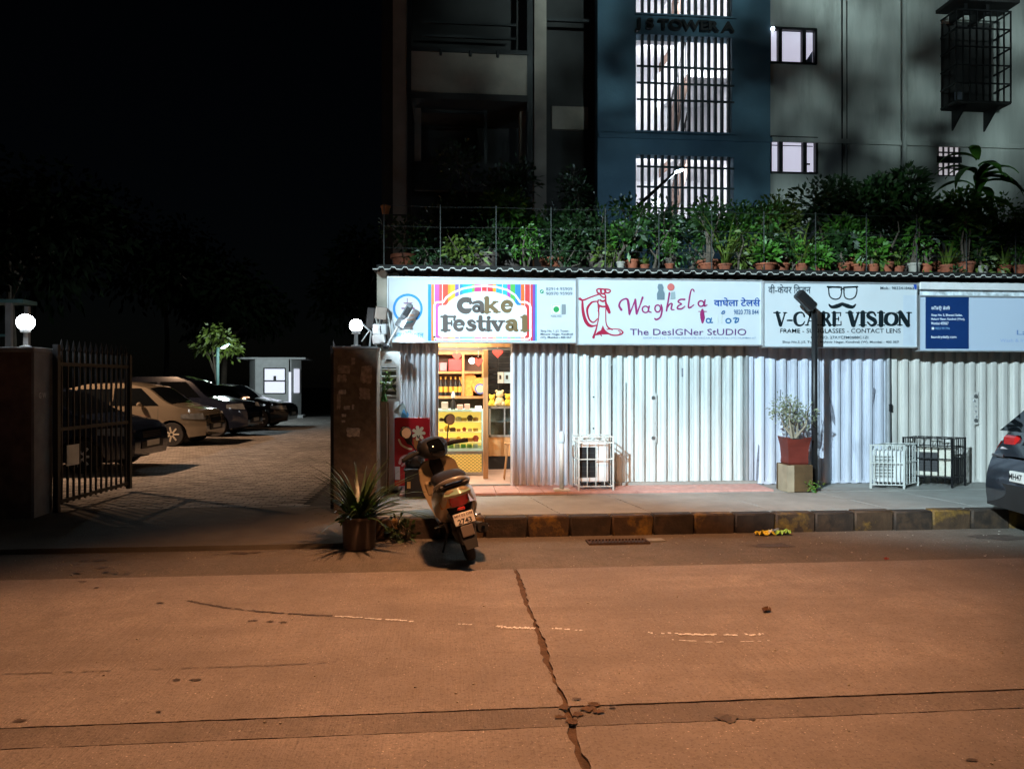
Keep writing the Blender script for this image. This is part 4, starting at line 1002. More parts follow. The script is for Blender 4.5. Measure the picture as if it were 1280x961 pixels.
# ------------------------------------------------------------------ vegetation helpers
def leafquad(mb, c, d, l, wd, roll=None, droop=.25):
    d = d.normalized(); sd = d.cross(Vector((random.uniform(-1, 1), random.uniform(-1, 1), random.uniform(-.2, 1))))
    if sd.length < 1e-3: sd = d.orthogonal()
    sd.normalize(); nn = d.cross(sd)
    m1 = c+d*l*.5-Vector((0, 0, l*droop*.3)); tip = c+d*l-Vector((0, 0, l*droop))
    mb.add([c, m1+sd*wd*.5, tip, m1-sd*wd*.5], [(0, 1, 2), (0, 2, 3)])
def bush_mesh(h, r, n, leaf, seed, up=.5, base=.15, lobes=5, stems=4, asp=2.2):
    rd_ = random.Random(seed); st = random.getstate(); random.seed(seed); lf = MB(); sm = MB()
    L_ = []
    for k in range(lobes):
        a = rd_.uniform(0, 2*pi); q = r*rd_.uniform(.1, .7)
        L_.append((Vector((q*cos(a), q*sin(a), h*rd_.uniform(base+.15, .88))), r*rd_.uniform(.3, .55)))
    L_.append((Vector((0, 0, h*.6)), r*.55))
    for c, q in L_[:max(stems, 3)]:
        b0 = Vector((random.uniform(-.04, .04), random.uniform(-.04, .04), 0))
        mid = (b0+c)*.5+Vector((random.uniform(-.06, .06), random.uniform(-.06, .06), 0)); sm.tube([b0, mid, c, c+Vector((random.uniform(-.1, .1), random.uniform(-.1, .1), q*.8))], [.014+h*.008, .011+h*.006, .007, .004], 5)
    for i in range(n):
        c, q = L_[i % len(L_)]
        v = Vector((random.gauss(0, 1), random.gauss(0, 1), random.gauss(0, .9))); v.normalize()
        p_ = c+v*q*(random.random()**.45)
        if p_.z < .03: p_.z = .03
        leafquad(lf, p_, v+Vector((0, 0, up))+Vector((random.gauss(0, .4), random.gauss(0, .4), random.gauss(0, .4))), leaf*random.uniform(.6, 1.3), leaf/asp*random.uniform(.7, 1.2))
    random.setstate(st); return lf, sm
def blade_mesh(n, lmin, lmax, wd, seed, spread=.8):
    st = random.getstate(); random.seed(seed); mb = MB()
    for i in range(n):
        a = random.uniform(0, 2*pi); L_ = random.uniform(lmin, lmax); el = random.uniform(.35, 1.45) if spread > .6 else random.uniform(.9, 1.5)
        hd = Vector((cos(a), sin(a), 0)); sd = Vector((-sin(a), cos(a), 0)); p_ = hd*random.uniform(0, .05); th = el; P = []
        for k in range(7):
            t = k/6; q = wd*(.5+.5*sin(pi*min(1, t*1.3+.12)))*(1-t**3)+.001
            P.append([p_-sd*q*.5, p_+sd*q*.5+Vector((0, 0, .003))]); p_ = p_+(hd*cos(th)+Vector((0, 0, 1))*sin(th))*(L_/6); th -= random.uniform(.1, .26)*spread
        mb.grid(P)
    random.setstate(st); return mb
def pot_mesh(r, h, mt, n=16):
    mb = MB(); mb.lathe([(r*.68, 0), (r*.74, .01), (r*.95, h*.78), (r*1.08, h*.79), (r*1.1, h), (r*.98, h), (r*.94, h*.88)], n=n); return mb

# ------------------------------------------------------------------ terrace fence and potted plants
ZT = 3.105
M_wire = mat('dull_wire', (.06, .065, .06), .6, metal=.3)
fe = thing('wire_fence', 'thin wire fence with posts along the terrace edge', 'fence', (X(480, 9.62), 9.62, ZT))
fl = X(1330, 9.62)-X(480, 9.62)
for k in range(14):
    MB().tube([(fl*k/13, 0, 0), (fl*k/13, 0, .78)], .007, 5).build('post', M_wire, fe)
for z_ in (.22, .5, .76): MB().tube([(fl*k/13, 0, z_-.012*(k % 2)) for k in range(14)], .0025, 4).build('wire', M_wire, fe)
ORD = ['first', 'second', 'third', 'fourth', 'fifth', 'sixth', 'seventh', 'eighth', 'ninth', 'tenth', 'eleventh', 'twelfth', 'thirteenth', 'fourteenth', 'fifteenth', 'sixteenth', 'seventeenth', 'eighteenth', 'nineteenth', 'twentieth', 'twenty-first', 'twenty-second']
M_palep = mat('pale_pot', (.30, .28, .23), .7, var=.2)
pots = [(776, .075, .12, 1), (791, .10, .17, 0), (806, .085, .10, 0), (837, .08, .10, 0), (884, .14, .12, 0), (906, .12, .13, 0), (957, .19, .12, 0), (978, .12, .14, 0), (1002, .12, .15, 0), (1025, .11, .10, 0), (1055, .11, .16, 0), (1074, .11, .16, 0), (1092, .10, .14, 0), (1108, .12, .19, 0), (1123, .10, .13, 0), (1143, .11, .17, 1), (1158, .11, .17, 0), (1184, .12, .17, 0), (1208, .14, .20, 0), (1228, .10, .15, 1), (1255, .12, .18, 0), (1275, .11, .16, 0)]
LM = [M_leaf1, M_leaf2, M_leaf3]
for k, (u, r, h_, pale) in enumerate(pots):
    Y_ = 9.74+.05*(k % 3)
    t = thing('potted_plant', '%s pot from the left along the terrace edge, %s with %s' % (ORD[k], 'pale clay' if pale else 'terracotta', 'grassy leaves' if k % 3 == 2 else 'leafy stems'), 'potted plant', (X(u, Y_), Y_, ZT), group='pots along the terrace edge')
    r, h_ = r*.78, h_*.8
    pot_mesh(r, h_, None).build('pot', M_palep if pale else M_terra, t, 40)
    MB().lathe([(r*.9, h_*.86), (r*.3, h_*.9)], n=10).build('soil', M_soil, t)
    ph = random.choice([.2, .35, .5, .65, .85])*random.uniform(.8, 1.2)*(1.0 if k > 3 else .7)
    if k % 3 == 2:
        blade_mesh(26, ph*.7, ph*1.2, .03, 100+k, .7).build('leaves', LM[k % 3], t, True, recalc=False, loc=(0, 0, h_*.85))
    else:
        lf, sm = bush_mesh(ph, random.uniform(.12, .36), random.choice([60, 130, 240]), random.choice([.05, .075, .11, .14]), 200+k, asp=random.choice([1.5, 2.4, 4])); lf.build('leaves', LM[(k*7) % 3], t, recalc=False, loc=(0, 0, h_*.85)); sm.build('stems', M_bark, t, loc=(0, 0, h_*.85))
def shrub(u, vt, vb, Y_, r, n, leaf, mt, label, seed, name='terrace_shrub', z0=ZT, **kw):
    x = X(u, Y_); h_ = at(u, vt, Y_).z-z0
    t = thing(name, label, 'shrub', (x, Y_, z0), group='shrubs on the terrace')
    pot_mesh(.17, .24, None).build('pot', M_terra if seed % 2 else M_plpot, t, 40)
    lf, sm = bush_mesh(h_-.2, r, n, leaf, seed, **kw)
    lf.build('leaves', mt, t, recalc=False, loc=(0, 0, .2)); sm.build('stems', M_bark, t, loc=(0, 0, .2)); return t
shrub(600, 176, 300, 11.2, .8, 1500, .10, M_leaf2, 'tall dark shrub before the left balcony on the terrace', 11)
shrub(640, 222, 300, 10.6, .55, 1500, .10, M_leaf1, 'bright green shrub left of the bare-branched shrub on the terrace', 12)
shrub(722, 185, 300, 11.3, .55, 520, .09, M_leaf2, 'sparse bare-branched shrub left of the blue wall', 13, stems=6)
shrub(555, 262, 320, 10.8, .8, 1000, .09, M_leaf2, 'low dark shrub at the left end of the terrace', 14)
shrub(505, 285, 320, 10.3, .5, 500, .08, M_leaf2, 'low sparse shrub above the blue ring logo', 27)
shrub(610, 282, 320, 10.1, .55, 700, .09, M_leaf2, 'low spreading shrub above the striped cake panel', 28)
shrub(690, 268, 320, 10.4, .65, 1200, .09, M_leaf2, 'low dark shrub above the seam of cake and tailor signs', 15)
shrub(750, 272, 320, 10.2, .6, 1100, .09, M_leaf2, 'low dark shrub above the red lady drawing', 16)
shrub(795, 246, 320, 10.4, .4, 420, .09, M_leaf1, 'thin crooked-stemmed shrub below the slanted lamp arm', 17)
shrub(835, 262, 320, 10.2, .5, 900, .09, M_leaf2, 'dark shrub in front of the lowest slatted window, left', 18)
shrub(885, 238, 320, 10.4, .55, 1100, .10, M_leaf1, 'green shrub in front of the lowest slatted window, right', 19)
shrub(930, 258, 320, 10.2, .55, 1100, .09, M_leaf1, 'green shrub below the right edge of the blue wall', 20)
shrub(975, 252, 320, 10.2, .55, 1200, .10, M_leaf3, 'yellowish green shrub below the lower lit window', 21)
shrub(1035, 228, 320, 10.5, .65, 1600, .11, M_leaf2, 'dense dark shrub right of the lower lit window', 22)
shrub(1085, 213, 320, 10.6, .8, 2200, .13, M_leaf2, 'largest dark dense shrub in the middle of the right terrace', 23)
shrub(1060, 275, 320, 10.0, .5, 800, .09, M_leaf1, 'low green shrub before the largest dark shrub', 29)
shrub(1140, 222, 320, 10.5, .7, 1900, .13, M_leaf2, 'dark broad shrub left of the tall banana-leaved plant', 24)
shrub(1180, 240, 320, 10.2, .6, 1400, .11, M_leaf1, 'green shrub at the foot of the tall banana-leaved plant', 25)
shrub(1240, 255, 320, 10.2, .5, 900, .09, M_leaf1, 'green shrub right of the tall banana-leaved plant', 30)
shrub(1278, 262, 320, 10.2, .45, 900, .09, M_leaf1, 'fine-leaved shrub at the right edge of the terrace', 26)
for k, u in enumerate((530, 585, 655, 705, 765, 820, 862, 925, 992, 1040, 1100, 1150, 1200, 1238)):
    lf, sm = bush_mesh(.30+.15*(k % 3), .34, 260, (.06, .09, .07)[k % 3], 300+k, base=.0, up=-.1, lobes=7)
    t = thing('trailing_plant', '%s trailing leafy plant from the left spilling between the terrace pots' % ORD[k], 'plant', (X(u, 9.8), 9.86, ZT), group='trailing plants between the terrace pots')
    lf.build('leaves', (M_leaf2, M_leaf1, M_leaf3)[(k*5) % 3], t, recalc=False); sm.build('stems', M_bark, t)
# tall broad-leaved plant
tp_ = thing('broad_leaf_plant', 'tall plant with long drooping broad leaves at the right end of the terrace', 'plant', (X(1222, 10.6), 10.6, ZT))
pot_mesh(.18, .25, None).build('pot', M_plpot, tp_, 40)
MB().tube([(0, 0, .2), (.03, 0, .9), (0, .02, 1.7)], [.04, .03, .02], 7).build('stem', M_bark, tp_)
lfm = MB()
for k in range(44):
    a = random.uniform(0, 2*pi); zz_ = random.uniform(.5, 1.9); L_ = random.uniform(.45, .85); hd = Vector((cos(a), sin(a), 0)); sd = Vector((-sin(a), cos(a), 0)); q = Vector((0, 0, zz_)); th = random.uniform(.2, 1.1); P = []
    for j in range(8):
        t_ = j/7; wd_ = .15*sin(pi*min(1, .08+t_*.95))+.004
        P.append([q-sd*wd_*.5-Vector((0, 0, .02)), q, q+sd*wd_*.5-Vector((0, 0, .02))]); q = q+(hd*cos(th)+Vector((0, 0, sin(th))))*L_/7; th -= .28
    lfm.grid(P)
lfm.build('leaves', M_leaf1, tp_, True, recalc=False)
# small orange pot on the balcony corner
oc = at(482, 268, 11.6); ob = thing('hanging_pot', 'small orange pot on the corner rail at the left end', 'pot', oc)
pot_mesh(.07, .13, None).build('pot', mat('orange_pot', (.5, .17, .04), .6), ob, 40); MB().tube([(-.05, 0, -.01), (.35, 0, -.01), (.35, .9, -.01)], .012, 5).build('rail', M_frame, ob)

# ------------------------------------------------------------------ street tree behind the camera whose shadow mottles the upper wall, dark trees of the court
def tree(loc, h, r, n, leaf, seed, label, mt=M_leaf2, trunk=.16, cz=.72):
    t = thing('tree', label, 'tree', loc, group='trees')
    st = random.getstate(); random.seed(seed); L_ = MB(); B = MB()
    B.tube([(0, 0, 0), (.08, .05, h*.3), (-.05, .05, h*.55), (0, 0, h*.8)], [trunk, trunk*.8, trunk*.55, trunk*.2], 9)
    lob = []
    for k in range(11):
        a = 2*pi*k/11+random.uniform(-.3, .3); q = r*random.uniform(.25, .75); c = Vector((q*cos(a), q*sin(a), h*cz+random.uniform(-.8, .9)*r*.5)); lob.append((c, r*random.uniform(.28, .48)))
        s_ = Vector((0, 0, h*random.uniform(.4, .6))); B.tube([s_, (s_+c)*.5+Vector((0, 0, .2)), c], [trunk*.4, trunk*.25, .02], 6)
    for i in range(n):
        c, q = lob[i % len(lob)]; v = Vector((random.gauss(0, 1), random.gauss(0, 1), random.gauss(0, .8))).normalized()
        leafquad(L_, c+v*q*random.random()**.4, v+Vector((random.gauss(0, .5), random.gauss(0, .5), random.gauss(-.2, .5))), leaf*random.uniform(.6, 1.3), leaf*.5)
    B.build('trunk', M_bark, t, 50); L_.build('crown', mt, t, recalc=False); random.setstate(st); return t
tree((4.3, -3.6, 0), 7.2, 2.3, 620, .34, 31, 'street tree behind the viewer across the road', trunk=.14, cz=.86)
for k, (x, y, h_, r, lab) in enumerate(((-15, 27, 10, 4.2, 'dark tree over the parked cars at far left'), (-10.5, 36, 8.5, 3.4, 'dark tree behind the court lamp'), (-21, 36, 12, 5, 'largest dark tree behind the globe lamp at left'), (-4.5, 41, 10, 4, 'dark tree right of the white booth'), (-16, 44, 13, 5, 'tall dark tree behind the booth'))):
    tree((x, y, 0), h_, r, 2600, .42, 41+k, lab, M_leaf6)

# ------------------------------------------------------------------ cake shop interior seen through the door
ri = thing('shop_room', 'bright cake shop room behind the open door', 'room', (0, YS, .22))
M_iw = mat('shop_wall', (.55, .40, .28), .7, var=.1); M_tileb = mat('black_tile_wall', (.02, .02, .022), .25, var=.3, scale=10); M_floor = mat('shop_floor', (.5, .33, .27), .4, var=.15)
rx0, rx1 = X(500, 11.5), X(735, 11.5)
MB().bx(rx0, rx1, 0.05, 3.5, -.02, .01).build('room_floor', M_floor, ri); MB().bx(rx0, rx1, .3, 3.5, 2.55, 2.6).build('room_ceiling', M_white, ri)
MB().bx(rx0, rx1, 3.4, 3.5, 0, 2.55).build('back_wall', M_iw, ri); MB().bx(rx0-.05, rx0, .1, 3.5, 0, 2.55).bx(rx1, rx1+.05, .1, 3.5, 0, 2.55).build('side_wall', M_iw, ri)
tb = MB().bx(X(609, 13.2), rx1, 3.3, 3.38, 0, 2.5).build('tiled_wall', mat('tile_grout', (.09, .09, .09), .7), ri)
tm = MB().bx(0, .19, -.01, 0, 0, .09, .003).mesh('tile'); tm.materials.append(M_tileb)
for j in range(14):
    for k in range(5): link('tile', tm, tb, loc=(X(609, 13.2)+.01+.198*k-(j % 2)*.0, 3.299, .95+.098*j))
lamp('light', 'AREA', 110, (1, .88, .66), (.0, 1.2, 2.5), ri, (0, 1.2, 0), shape='RECTANGLE', size=1.6, size_y=1.4)
lamp('light', 'AREA', 60, (1, .88, .68), (-.1, .45, 2.3), ri, (-.1, 3.0, 1.0), shape='RECTANGLE', size=1.2, size_y=.3)
ceil_l = MB().box((.0, 1.2, 2.53), (.5, .5, .03), .005).build('ceiling_lamp', mat('warm_panel', (.9, .85, .7), .4, var=0, emit=(1, .85, .62), es=3), ri)
# door frame
df = thing('door_frame', 'wooden post and header framing the cake shop door', 'door frame', (X(607, 10.6), 10.6, .23))
MB().bx(-.035, .035, -.03, .03, 0, Z(607, 437, 10.6)-.23, .004).build('post', M_wood, df)
MB().bx(X(540, 10.6)-X(607, 10.6), X(660, 10.6)-X(607, 10.6), -.02, .02, 1.83, 1.86).build('header_bar', M_steel, df)
MB().bx(-.75, .75, -.015, .015, Z(607, 434, 10.6)-.23, Z(607, 428, 10.6)-.2).build('header', M_wood, df)
# display counter
YC = 10.95; cx0, cx1 = X(515, YC), X(604.5, YC); zt_ = Z(580, 512, YC); zm = Z(580, 562, YC); zp0, zp1 = Z(580, 590, YC), Z(580, 568, YC)
dc = thing('cake_display_counter', 'glass cake display counter with glowing yellow shelves', 'counter', (cx0, YC, .23)); W_ = cx1-cx0; b0 = .23
M_mint = mat('mint_trim', (.42, .62, .56), .4, var=.05)
MB().bx(0, W_, .02, .6, 0, zm-b0-.02).build('counter_base', M_steel, dc)
def perforated():
    m = mat('glowing_panel', (.45, .28, .05), .5, var=0, emit=(1, .70, .18), es=.75)
    N = m.node_tree.nodes; L = m.node_tree.links; geo = N.new('ShaderNodeNewGeometry'); mp = N.new('ShaderNodeMapping'); mp.inputs['Scale'].default_value = (24, 24, 30); mp.inputs['Rotation'].default_value = (0, R(45), 0)
    ck = N.new('ShaderNodeTexVoronoi'); ck.inputs['Scale'].default_value = 1; ck.inputs['Randomness'].default_value = 0; L.new(geo.outputs[0], mp.inputs[0]); L.new(mp.outputs[0], ck.inputs[0])
    mr = N.new('ShaderNodeMapRange'); mr.inputs[1].default_value = .3; mr.inputs[2].default_value = .42; mr.inputs[3].default_value = 1.3; mr.inputs[4].default_value = .15; L.new(ck.outputs[0], mr.inputs[0]); L.new(mr.outputs[0], N['Principled BSDF'].inputs['Emission Strength']); return m
MB().bx(.02, W_-.03, -.005, .02, zp0-b0, zp1-b0).build('glowing_panel', perforated(), dc)
MB().bx(0, W_, -.01, .62, zm-b0-.02, zm-b0+.02).build('trim', M_mint, dc)
MB().bx(0, W_, 0, .55, zt_-b0-.03, zt_-b0).build('trim', M_mint, dc)
MB().bx(W_-.03, W_, -.008, .03, zm-b0+.02, zt_-b0-.03).bx(0, .03, -.008, .03, zm-b0+.02, zt_-b0-.03).build('corner_post', M_mint, dc)
MB().bx(.01, W_-.01, .5, .54, zm-b0+.02, zt_-b0-.03).build('lit_back', M_yel, dc)
MB().bx(.03, W_-.03, -.004, .0, zm-b0+.02, zt_-b0-.03).build('glass_front', M_glass, dc)
cakec = [mat('cake_%d' % k, c, .5, var=.2) for k, c in enumerate(((.12, .05, .03), (.75, .62, .45), (.6, .25, .06), (.7, .4, .08), (.5, .08, .06)))]
for j, v in enumerate((527, 540, 553)):
    z_ = Z(580, v, YC)-b0
    MB().bx(.02, W_-.02, .06, .5, z_-.012, z_).build('shelf', mat('lit_shelf', (.9, .75, .4), .4, emit=(1, .75, .25), es=.7), dc)
    for k in range(7):
        s_ = random.uniform(.03, .05)
        cc = MB()
        if (k+j) % 3 == 0: cc.lathe([(s_, 0), (s_, s_*1.0), (s_*.7, s_*1.25), (.004, s_*1.4)], n=12)
        elif (k+j) % 3 == 1: cc.box((0, 0, s_*.6), (s_*2, s_*1.6, s_*1.2), .006)
        else: cc.lathe([(s_*.7, 0), (s_, s_*1.1), (s_*.5, s_*1.8), (.004, s_*1.9)], n=10)
        cc.build('cake', cakec[(k*2+j) % 5], dc, loc=(W_-.62+k*.085, .18, z_+.001))
z_ = zm-b0+.02
for k in range(6): MB().bx(0, .07, 0, .05, 0, random.uniform(.05, .075), .004).build('carton', mat('carton_%d' % (k % 3), ((.2, .5, .12), (.35, .6, .2), (.7, .7, .6))[k % 3], .5), dc, loc=(W_-.6+k*.09, .1, z_))
# things on the counter
for k, (u, w_, h_, c) in enumerate(((556, .10, .11, (.35, .3, .28)), (575, .09, .07, (.55, .3, .25)), (584, .08, .08, (.6, .35, .3)), (598, .10, .05, (.6, .6, .6)))):
    t = MB().box((0, 0, h_/2), (w_, .1, h_), .008).build('counter_box', mat('cbox%d' % k, c, .6), label='%s small box on the cake counter' % ('leftmost grey', 'reddish', 'pinkish brown', 'pale flat')[k], cat='box', loc=(X(u, YC+.15), YC+.15, zt_+.001))
t = thing('counter_bottle', 'dark bottle with white top standing on the cake counter', 'bottle', (X(566.5, YC+.12), YC+.12, zt_))
MB().lathe([(.035, 0), (.036, .10), (.015, .14), (.014, .17)], n=12).build('bottle_body', M_ink, t, 40); MB().lathe([(.026, .17), (.03, .2), (.012, .26), (.002, .27)], n=10).build('bottle_top', M_white, t, 40)
# wooden wall shelf with gifts and bottles
YV = 12.35; su = thing('wall_shelf', 'wooden wall shelf with gift boxes and bottles behind the counter', 'shelf', (X(535, YV), YV, .23)); sw = X(606, YV)-X(535, YV)
zs = [Z(580, v, YV)-.23 for v in (440, 464, 495)]
MB().bx(0, sw, .28, .3, zs[2], zs[0]).build('shelf_back', mat('shelf_back', (.12, .05, .03), .6), su)
for q in zs: MB().bx(0, sw, 0, .29, q-.04, q).build('shelf_board', M_wood, su)
for u in (537, 579, 604): x = X(u, YV)-X(535, YV); MB().bx(x-.02, x+.02, -.005, .28, zs[2], zs[0]-.04).build('shelf_upright', M_wood, su)
MB().bx(0, sw, .2, .3, -.2, zs[2]-.04).build('shelf_lower_panel', M_tileb, su)
def goods(name, u, v, mb, mt, label, cat, Y_=YV+.12, sm=40): return mb.build(name, mt, None, sm, label=label, cat=cat, loc=(X(u, Y_), Y_, Z(u, v, Y_)))
M_gr = mat('gift_red', (.55, .05, .06), .45, var=.2); M_gp = mat('gift_pink', (.65, .2, .25), .45, var=.2)
goods('gift_box', 554, 463.7, MB().box((0, 0, .07), (.12, .12, .14), .008), M_gp, 'pink gift box at the left of the top shelf', 'gift box')
goods('gift_box', 569, 463.7, MB().box((0, 0, .10), (.22, .14, .20), .008), M_gr, 'large red gift box on the top shelf', 'gift box')
for k, u in enumerate((551, 557, 563.5, 569.5, 575)):
    t = thing('wine_bottle', '%s dark bottle with yellow label on the middle shelf' % ORD[k], 'bottle', (X(u, YV+.12), YV+.12, Z(u, 494.4, YV+.12)))
    MB().lathe([(.034, 0), (.035, .19), (.014, .25), (.013, .31), (.016, .31)], n=12).build('bottle_body', M_ink, t, 40); MB().lathe([(.0362, .06), (.0362, .15)], n=12, close=False).build('bottle_label', mat('label_yellow', (.7, .35, .05), .5), t)
    MB().lathe([(.0165, .27), (.0165, .315)], n=10).build('bottle_cap', mat('label_yellow', (.7, .35, .05), .5), t)
M_or = mat('orange_tin', (.75, .3, .06), .4, var=.3, scale=25)
goods('round_tin', 586, 477, MB().lathe([(.13, -.03), (.14, 0), (.12, .03)], (0, 0, .02), 20, 'y'), M_or, 'upper round orange tin leaning on the shelf', 'tin', YV+.1)
goods('round_tin', 584, 491, MB().box((0, 0, .03), (.2, .1, .17), .01), M_or, 'square orange tin below the round tin', 'tin', YV+.1)
t = thing('round_cake_box', 'round orange box with blue ringed lid on the shelf', 'box', (X(600, YV-.03), YV-.03, Z(600, 486, YV)))
MB().lathe([(.13, -.02), (.14, .02), (.13, .05)], (0, .03, .05), 20, 'y').build('box_body', M_or, t, 40); MB().lathe([(.085, -.03), (.09, 0)], (.0, 0, 0), 20, 'y').build('lid', mat('ring_blue_lid', (.1, .15, .5), .4), t); MB().lathe([(.06, -.036), (.062, -.03)], (0, 0, 0), 18, 'y').build('lid_centre', mat('lid_cream', (.8, .65, .35), .4), t)
M_plush = mat('plush_cream', (.62, .48, .28), .9, var=.2, bump=.5, bscale=120); M_plushy = mat('plush_yellow', (.75, .5, .05), .9, var=.2, bump=.5, bscale=120)
# right-hand glass cabinet
YD = 11.7; gc = thing('glass_cabinet', 'steel framed glass cabinet on wooden base behind the post', 'cabinet', (X(611, YD), YD, .23)); gw = X(650, YD)-X(611, YD); q0, q1, q2 = [Z(620, v, YD)-.23 for v in (570, 546, 508)]
MB().bx(0, gw, 0, .5, q0+.0, q1).build('wood_base', M_wood, gc); MB().bx(0, gw, .03, .45, 0, q0).build('plinth', M_ink, gc)
fr = MB(); fr.bx(0, gw, -.01, .5, q2-.03, q2).bx(0, gw, -.01, .02, q1, q1+.03).bx(0, .03, -.01, .02, q1, q2).bx(.24, .26, -.008, .02, q1, q2); fr.build('steel_frame', M_steel, gc)
MB().bx(.02, gw, .4, .45, q1, q2).build('cabinet_back', mat('cabinet_dark', (.08, .09, .08), .4), gc); MB().bx(.02, gw, .05, .4, (q1+q2)/2-.01, (q1+q2)/2).build('shelf', M_steel, gc)
MB().bx(.03, gw, .0, .005, q1+.03, q2-.03).build('glass_front', M_glass, gc)
def plush(u, v, s_, mt, label):
    t = thing('plush_toy', label, 'toy', (X(u, YD+.15), YD+.15, q2+.23))
    MB().ball((0, 0, .09*s_), (.09*s_, .08*s_, .10*s_)).build('body', mt, t, True); MB().ball((0, -.01, .23*s_), (.075*s_, .07*s_, .07*s_)).build('head', mt, t, True)
    for sg in (-1, 1): MB().ball((sg*.06*s_, 0, .29*s_), .028*s_, 8, 6).build('ear', mt, t, True); MB().ball((sg*.07*s_, -.07*s_, .05*s_), .04*s_, 8, 6).build('paw', mt, t, True)
plush(615, 508, .6, M_plushy, 'yellow plush toy behind the wooden post'); plush(624.5, 508, .82, M_plush, 'large cream plush bear on the glass cabinet'); plush(635, 508, .65, M_plushy, 'yellow plush toy at the right on the glass cabinet')
for k, (u0, u1) in enumerate(((622, 629.5), (630, 638))):
    a = at(u0, 465, 12.9); c = at(u1, 479, 12.9)
    t = thing('wall_notice', ('white notice with dark picture', 'pale blue notice with dark figure')[k]+' on the tiled wall', 'notice', (a.x, 12.9, c.z)); MB().bx(0, c.x-a.x, 0, .006, 0, a.z-c.z).build('paper', mat('paper%d' % k, ((.75, .75, .72), (.45, .62, .75))[k], .6), t); MB().bx(.03, c.x-a.x-.04, -.003, 0, .07, .14).build('picture', M_ink, t)
    MB().box(((c.x-a.x)/2, .18, .1), (.02, .36, .02)).build('hanger', M_ink, t)
def heart(u, v, Y_, s_, label):
    o_ = at(u, v, Y_); t = thing('heart_ornament', label, 'ornament', o_, group='hanging hearts'); pts = []
    for k in range(20):
        a = 2*pi*k/20; pts.append((s_*.06*16*sin(a)**3/16, -.015, s_*.06*(13*cos(a)-5*cos(2*a)-2*cos(3*a)-cos(4*a))/16))
    MB().prism(pts, (0, .03, 0)).build('heart', mat('heart_red', (.75, .06, .05), .3, coat=.3), t); MB().tube([(0, 0, .05*s_), (0, 0, 2.78-o_.z)], .002, 4).build('string', M_white, t)
heart(571, 445, 11.6, 1.2, 'leftmost hanging red heart inside the cake shop'); heart(598, 452, 11.4, 1.2, 'middle hanging red heart inside the cake shop'); heart(622, 441, 11.2, 1.3, 'rightmost hanging red heart inside the cake shop')
MB().ball((0, 0, 0), .05, 12, 8).build('pendant_bulb', mat('bulb', (.9, .9, .9), .4, var=0, emit=(.95, 1, .95), es=5), None, True, label='glowing pendant bulb beside the middle red heart', cat='lamp', loc=at(590, 451, 11.6))
bpy.data.objects['pendant_bulb'].select_set(False)
# easel leg by the door
es = thing('folding_stool', 'slim orange wooden stool leaning at the right of the door', 'stool', (X(633, 10.4), 10.4, .235))
zz = Z(636, 555, 10.4)-.235
for dx, dx2, dy in ((-.03, .03, 0), (.12, .07, 0), (-.02, .03, .2), (.13, .07, .2)): MB().tube([(dx, dy, 0), (dx2, .1+(dy-.1)*.4, zz)], .012, 6).build('leg', M_wood, es)
MB().box((.05, .1, zz), (.14, .16, .025), .006).build('seat', M_wood, es)

# ------------------------------------------------------------------ things in front of the shops
# red ice-cream board
YR = 9.6; ra = at(493, 522, YR); rb = at(537.5, 600, YR)
rs = thing('ice_cream_board', 'red ice-cream poster board standing before the narrow shutter', 'board', (ra.x, YR, .235)); rw, rh = rb.x-ra.x, ra.z-.235
MB().bx(0, rw, 0, .05, .04, rh, .006).build('panel', M_fred, rs)
for x in (.04, rw-.06): MB().bx(x, x+.03, -.02, .14, 0, .04).build('foot', M_steel, rs)
e = Print(YR-.001, None)
def rp(ob): ob.parent = rs; ob.location = -Vector(rs.location); return ob
M_cr = I('cream', 235, 215, 180); M_dk = I('dark_choc', 30, 14, 12)
zr = lambda lst: [(480+x/4.807, 510+y/4.807) for x, y in lst]
rp(e.poly(zr([(100, 120), (115, 108), (150, 112), (168, 140), (172, 180), (168, 225), (140, 215), (112, 170)]), M_dk, 'chocolate_bar_picture'))
rp(e.strokes([(zr([(118, 122), (140, 130), (145, 148)]), 4, True)], M_cr, 'ice_cream_picture')); rp(e.strokes([(zr([(90, 190), (105, 220), (140, 240), (165, 246)]), 2.4, True)], M_cr, 'splash_picture'))
rp(e.poly(zr([(175, 185), (238, 195), (215, 235), (190, 246), (182, 230)]), I('cone', 190, 120, 60), 'cone_picture')); rp(e.poly(zr([(205, 195), (240, 195), (236, 215), (205, 246)]), M_dk, 'cone_picture'))
pet = []
for k in range(7):
    a = 2*pi*k/7; pet.append((zr([(208, 150), (208+32*cos(a), 150-36*sin(a))]), [3, 4.2], False))
rp(e.strokes(pet, M_cr, 'ice_cream_picture')); rp(e.strokes([(zr([(200, 165), (206, 180), (214, 165)]), 1.2, True)], M_dk, 'ice_cream_picture'))
rp(e.strokes([(zr([(95, 330), (105, 300), (140, 285), (185, 290)]), 3.4, True), (zr([(110, 345), (135, 325), (170, 325)]), 2.6, True)], I('poster_pink', 235, 190, 185), 'swirl_picture')); rp(e.rects([(493.6, 583, 500, 599.5)], I('poster_white', 220, 215, 215), 'white_corner'))
